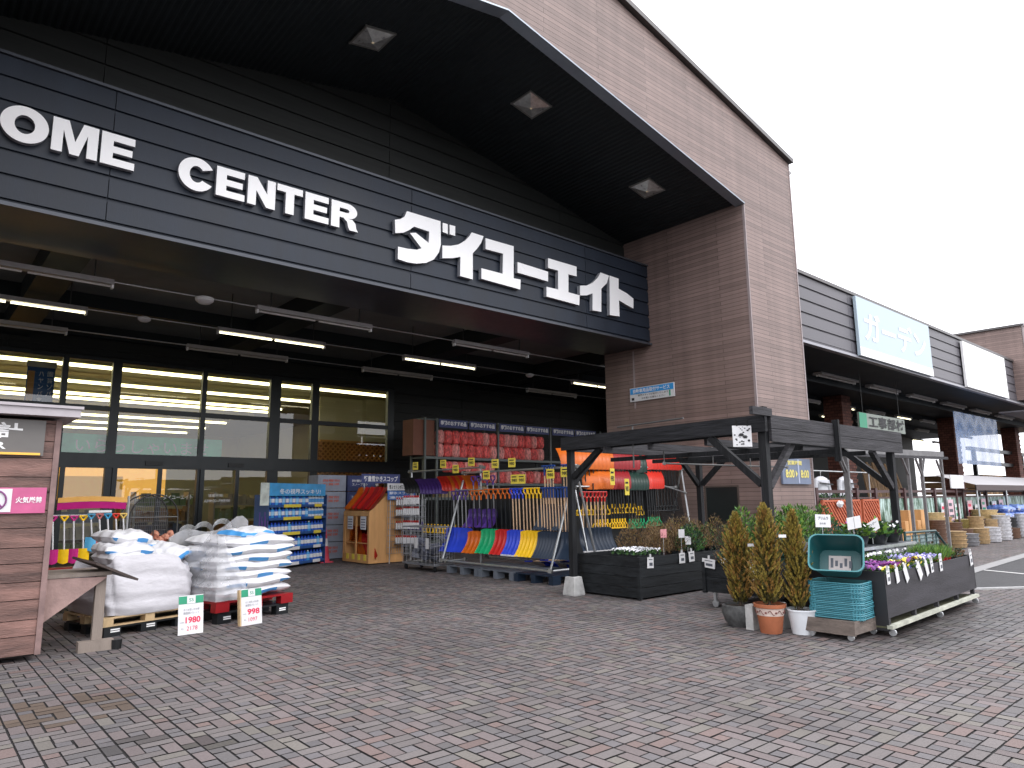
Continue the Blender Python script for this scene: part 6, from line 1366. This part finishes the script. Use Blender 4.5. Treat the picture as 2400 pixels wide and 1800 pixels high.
for i, (xa, xb) in enumerate(((17.8,20.0),(20.2,21.25))):
    t = thing('brick_trellis', ('wide','narrow')[i]+' orange red pierced screen standing against the garden fence', 'trellis', ((xa+xb)/2,8.43,0)); b = MB(); za, zb, sp = .4, 1.46, .155
    for sg in (1, -1):
        q = xa-(zb-za)
        while q < xb+(zb-za):
            pts = []
            for tt in (0, 1):
                x_ = q+(zb-za)*tt*sg; z_ = za+(zb-za)*tt; pts.append((x_, z_))
            (xs, zs), (xe, ze) = pts; lo, hi = 0.0, 1.0; d = xe-xs
            for lim, sgn in ((xa, 1), (xb, -1)):
                f0, f1 = sgn*(xs-lim), sgn*(xe-lim)
                if f0 < 0 and f1 < 0: lo = 2
                elif f0 < 0: lo = max(lo, f0/(f0-f1))
                elif f1 < 0: hi = min(hi, f0/(f0-f1))
            if hi > lo+.02: b.bar((xs+d*lo,8.40+.012*sg,zs+(ze-zs)*lo), (xs+d*hi,8.40+.012*sg,zs+(ze-zs)*hi), .055, .022, (0,1,0))
            q += sp
    for p, q_ in (((xa,za),(xb,za)),((xa,zb),(xb,zb)),((xa,za),(xa,zb)),((xb,za),(xb,zb))): b.bar((p[0],8.4,p[1]),(q_[0],8.4,q_[1]),.05,.06,(0,1,0))
    part('screen', b, LATR, t); b = MB(); b.bb(xa,xb,8.36,8.44,.0,.38); part('base', b, M('dark_base', (.05,.04,.04), .8), t); b = MB(); b.bb(xa,xb,8.455,8.47,.4,1.46); part('backing', b, M('dark_base', (0,0,0)), t)
b = MB(); b.blob((18.6,8.3,1.38), (.14,.05,.08), 9, 6, 3, .3); solo('white_ribbon', b, CARD, 'crumpled white paper hung on the wide orange red screen', 'paper', (18.6,8.3,1.3))
# white poster, awning, stacked goods
b = MB(); b.bb(24.75,25.95,7.55,7.58,1.78,2.2); o = solo('white_poster', b, CARD, 'blank looking white poster on a post left of the grey awning', 'poster', (25.4,7.56,0)); b = MB(); b.tube((25.3,7.6,0),(25.3,7.6,1.78),.03,6); part('stake', b, RAILM, o)
o = thing('awning', 'pale grey sloped awning over the bagged goods at the far right', 'awning', (33,8.3,1.8)); b = MB(); b.grid([[(27.6,9.1,2.32),(28.4,7.9,1.92)],[(40,9.1,2.32),(40,7.9,1.92)]]); part('canvas', b, M('awning_canvas', (.38,.37,.38), .7, 0, .08, 2), o); b = MB(); b.quad((28.4,7.89,1.92),(40,7.89,1.92),(40,7.89,1.72),(28.4,7.89,1.72)); part('valance', b, M('awning_valance', (.07,.05,.05), .7), o)
for x in (28.5,32,36): b = MB(); b.tube((x,7.92,0),(x,7.92,1.9),.025,6); part('pole', b, GALV, o)
ROUND = (('tan','basket_tan',(.42,.28,.13)),('straw','basket_straw',(.5,.38,.2)),('dark brown','basket_brown',(.12,.075,.05)),('olive','basket_olive',(.3,.24,.09)))
protos = {}
for i, (x, y, n, k, r_) in enumerate(((22.6,8.0,4,0,.3),(24.2,8.0,7,1,.35),(24.9,8.0,6,0,.33),(25.8,8.1,3,2,.42),(26.6,8.0,2,3,.45),(27.4,8.0,5,3,.36),(28.3,8.1,5,2,.4),(29.3,8.0,7,1,.42),(30.2,8.0,6,1,.42))):
    nm, mn, c = ROUND[k]
    for j in range(n):
        if (k, r_) not in protos:
            b = MB(); b.lathe((0,0,0), [(0,.0),(r_*.86,0),(r_,.13),(r_*1.04,.15),(r_*.95,.15),(0,.12)], 18); t = part('round_planter', b, M(mn, c, .75, 0, .35, 14, .3, 40), None, True, True, 35); t.location = (x,y,.02+j*.145); tag(t, '%s round planter stacked on the ground along the garden fence' % nm, 'planter', nm+' planters along the fence'); protos[(k, r_)] = t
        else: dup(protos[(k, r_)], (x+rnd.uniform(-.02,.02),y,.02+j*.145))
for i in range(16):
    t = put_bag(31.7+(i % 4)*.95, 8.2+.1*(i % 2), .08+(i//4)*.25+.02, .95, .75, .3, 60+i, (rnd.uniform(-.06,.06), rnd.uniform(-.06,.06), rnd.uniform(-.1,.1)), 'blue and white sack of soil piled under the grey awning', 'soil sacks under the awning', 'soil_sack')
    t.data.materials[0], t.data.materials[1] = M('blue_striped_sack', (.12,.2,.5), .45, 0, .9, 3, .3, 9, stretch=(1,4,1)), CARD
for i in range(12):
    b = MB(); b.bb(-.55,.55,-.5,.5,.0,.05)
    for q in range(3): b.bb(-.55+q*.44,-.33+q*.44,-.5,.5,-.085,-.001)
    t = part('goods_pallet', b, M('blue_grey_pallet', (.1,.17,.24), .6), None, local=True); t.location = (23+i*1.2,8.1,.086); tag(t, 'low blue grey pallet under the stacked goods along the garden fence', 'pallet', 'low pallets along the garden fence')
for i in range(7):
    b = MB(); h = .55+.3*(i % 3); b.bb(21.4+i*.32,21.66+i*.32,7.9,8.2,0,h); solo('wooden_planter', b, PINE, 'upright pine planter crate by the fence, %s from the pillar' % ORD[i], 'crate', (21.5+i*.32,8.05,0), 'pine crates by the fence')
PST = (M('poster_pale', (.55,.58,.6), .5, 0, .3, 6), M('poster_pink', (.6,.42,.48), .5, 0, .3, 6))
for i, (x, z) in enumerate(((26.6,.9),(27.3,1.0),(27.95,.85),(29.3,.95),(30.1,.8),(30.9,1.0),(32.2,.9),(33.1,.95))):
    o = thing('fence_poster', '%s price poster tied to the garden fence screens, %s from the pillar' % (('pale','pinkish')[i % 2], ORD[i]), 'poster', (x,8.4,z), 0, 'posters on the garden fence'); b = MB(); b.bb(x-.26,x+.26,8.405,8.415,z-.3,z+.42); part('sheet', b, PST[i % 2], o); b = MB()
    for q in range(3): b.bb(x-.2,x+.2-.06*q,8.398,8.404,z-.2+q*.2,z-.1+q*.2)
    part('print', b, (RED, M('dark_print', (0,0,0)), PGREEN)[i % 3], o)
STK = (M('stack_black', (.03,.03,.033), .6), M('stack_grey', (.2,.2,.21), .7, 0, .3, 9), M('stack_tan', (.36,.25,.13), .75, 0, .35, 14), M('stack_white', (.5,.5,.52), .6, 0, .4, 16), M('stack_brown', (.13,.07,.045), .75, 0, .3, 12))
for i in range(16):
    x = 22.9+i*.62+rnd.uniform(-.1,.1); r_ = rnd.uniform(.2,.34); n = rnd.randint(3,7); k = rnd.randrange(5); b = MB(); prof = []
    for q in range(n): prof += [(r_*.88,.02+q*.12),(r_,.02+q*.12+.11),(r_*1.05,.02+q*.12+.115)]
    prof.append((0,.02+n*.12)); b.lathe((x,7.45+.25*(i % 2),0), prof, 16); solo('pot_stack', b, STK[k], '%s nested pot stack in the front row before the garden fence, %s along' % (('black','grey','tan','whitish','brown')[k], ORD[i] if i < 8 else ('ninth','tenth','eleventh','twelfth','thirteenth','fourteenth','fifteenth','sixteenth')[i-8]), 'pots', (x,7.45+.25*(i % 2),0), 'pot stacks before the garden fence', True, 0, 35)
# shopping stand with a mesh back behind the primroses
o = thing('mesh_stand', 'dark green mesh backed stand behind the white primroses', 'stand', (14.2,4.9,0)); b = MB(); b.path([(13.4,4.9,0),(13.4,4.9,.94),(14.9,4.9,.92),(15.4,4.9,.62),(15.4,4.9,0)], .022, 6)
for q in range(6): b.tube((13.4,4.9,.55+q*.065),(15.1,4.9,.55+q*.065),.007,4)
for q in range(3): b.tube((13.9+q*.5,4.9,.4),(13.9+q*.5,4.9,.93),.01,4)
part('frame', b, M('dark_green_wire', (.01,.05,.05), .4, .3), o)
for q in range(5):
    b = MB(); b.bb(13.5+q*.34,13.74+q*.34,4.92,4.94,.68+.05*(q % 2),.88); part('goods_card', b, M('muted_card', (.22,.3,.3), .6, 0, .5, 8), o)
b = MB(); b.bb(13.5,15.2,4.95,5.3,0,.66); part('base', b, P_BLK, o)
# lumber and hanging work jackets deep in the wing
TIMB = M('stacked_timber', (.36,.22,.11), .7, 0, .3, 6, island=.35)
for i, (x, y, n, lean) in enumerate(((37.5,15.0,9,0),(39.6,15.2,8,.0),(43.8,16,7,.35))):
    b = MB()
    for k in range(n): b.bar((x+k*.24,y,.2),(x+k*.24-lean*2.6,y+.5,3.3-.1*(k % 3)),.2,.06,(0,1,0))
    solo('lumber_bundle', b, TIMB, 'bundle of upright boards in the garden wing, %s from the left' % ORD[i], 'lumber', (x+1,y,.2), 'boards standing in the wing')
for i, x in enumerate((50,54.5,59,63.5)):
    b = MB()
    for lv in range(6):
        for k in range(7): b.bb(x+k*.6,x+k*.6+.5,13.5,17,.3+lv*.42,.66+lv*.42)
    solo('lumber_stack', b, TIMB, 'large open air stack of sawn timber beyond the columns, %s from the left' % ORD[i], 'lumber', (x+2,15,.3), 'timber stacks beyond the columns')
b = MB()
for z in (3.3,4.1): b.bb(46,66,12.9,13.1,z,z+.2)
for x in (47,57,66): b.bb(x-.1,x+.1,12.9,13.1,0,z)
solo('timber_rack', b, BLACK, 'dark steel cantilever rack in front of the timber stacks', 'rack', (56,13,0))
def jacket(x, y, z, label):
    t = thing('work_jacket', label, 'jacket', (x,y,z-.75)); b = MB()
    prof = [(.0,.34),(.12,.36),(.3,.33),(.5,.34),(.62,.40),(.7,.3),(.75,.12)]
    P = [[(x+r_*math.cos(a*.5236),y+.13*math.sin(a*.5236)*(r_/.36),z-.75+h) for a in range(13)] for h, r_ in prof]; b.grid(P); part('body', b, M('pale_cloth', (.62,.63,.67), .7, 0, .12, 5, .3, 10), t, True)
    for s in (1,-1):
        b = MB(); b.tube((x+s*.36,y,z-.12),(x+s*.5,y-.03,z-.62),.085,8,.06); part('sleeve', b, M('pale_cloth', (0,0,0)), t, True)
    b = MB(); b.bar((x-.42,y-.16,z-.2),(x+.42,y-.16,z-.24),.02,.04); part('dark_yoke', b, INK, t)
    b = MB(); b.path([(x,y,z),(x,y,z+.12),(x+.04,y,z+.16)], .01, 5); part('hanger', b, GALV, t)
jacket(20.6, 9.7, 2.16, 'white work jacket on a hanger behind the pale pergola, left of two'); jacket(22.2, 9.7, 2.18, 'white work jacket with a dark yoke behind the pale pergola, right of two')
b = MB(); b.tube((19.2,9.7,2.32),(24,9.7,2.32),.02,6); b.tube((19.2,9.7,0),(19.2,9.7,2.32),.02,6); b.tube((24,9.7,0),(24,9.7,2.32),.02,6); solo('clothes_rail', b, GALV, 'steel clothes rail holding the white work jackets', 'rail', (21.6,9.7,0))
for i, x in enumerate((19.5,20.9,22.3)):
    o = thing('orange_rack', 'dim orange lit rack of small goods behind the jackets, %s from the pillar' % ORD[i], 'rack', (x,11.2,0)); b = MB()
    for z in (.3,.9,1.5,2.1,2.7,3.1): b.bb(x,x+1.0,11.2,11.6,z,z+.03)
    part('shelves', b, M('rack_amber', (.4,.2,.06), .6, 0, .4, 4), o); b = MB()
    for z in (.34,.94,1.54,2.14,2.74):
        q = x+.03
        while q < x+.85: a = rnd.uniform(.08,.2); b.bb(q,q+a-.01,11.25,11.5,z,z+rnd.uniform(.15,.4)); q += a
    part('goods', b, M('rack_goods', (.14,.12,.1), .6, 0, .8, 5, island=.7), o)
for i in range(10):
    t = potted('garden_shrub', 'dim leafy shrub for sale behind the pierced screens', 'shrubs behind the screens', 90, [LV_DK, LV_GRN], 160, .28, .6, .14, .25, None, (.06,.12), (.03,.06), .7) if i == 0 else dup(t, (0,0,0), rnd.uniform(0,6))
    t.location = (18.0+i*.42, 9.15+.2*(i % 2), .9)
b = MB(); b.bb(17.7,22.3,8.9,9.6,.85,.9).bb(17.7,17.8,8.9,9.6,0,.85).bb(22.2,22.3,8.9,9.6,0,.85); solo('shrub_bench', b, WOODB, 'dark bench of shrubs behind the pierced screens', 'bench', (20,9.2,0))
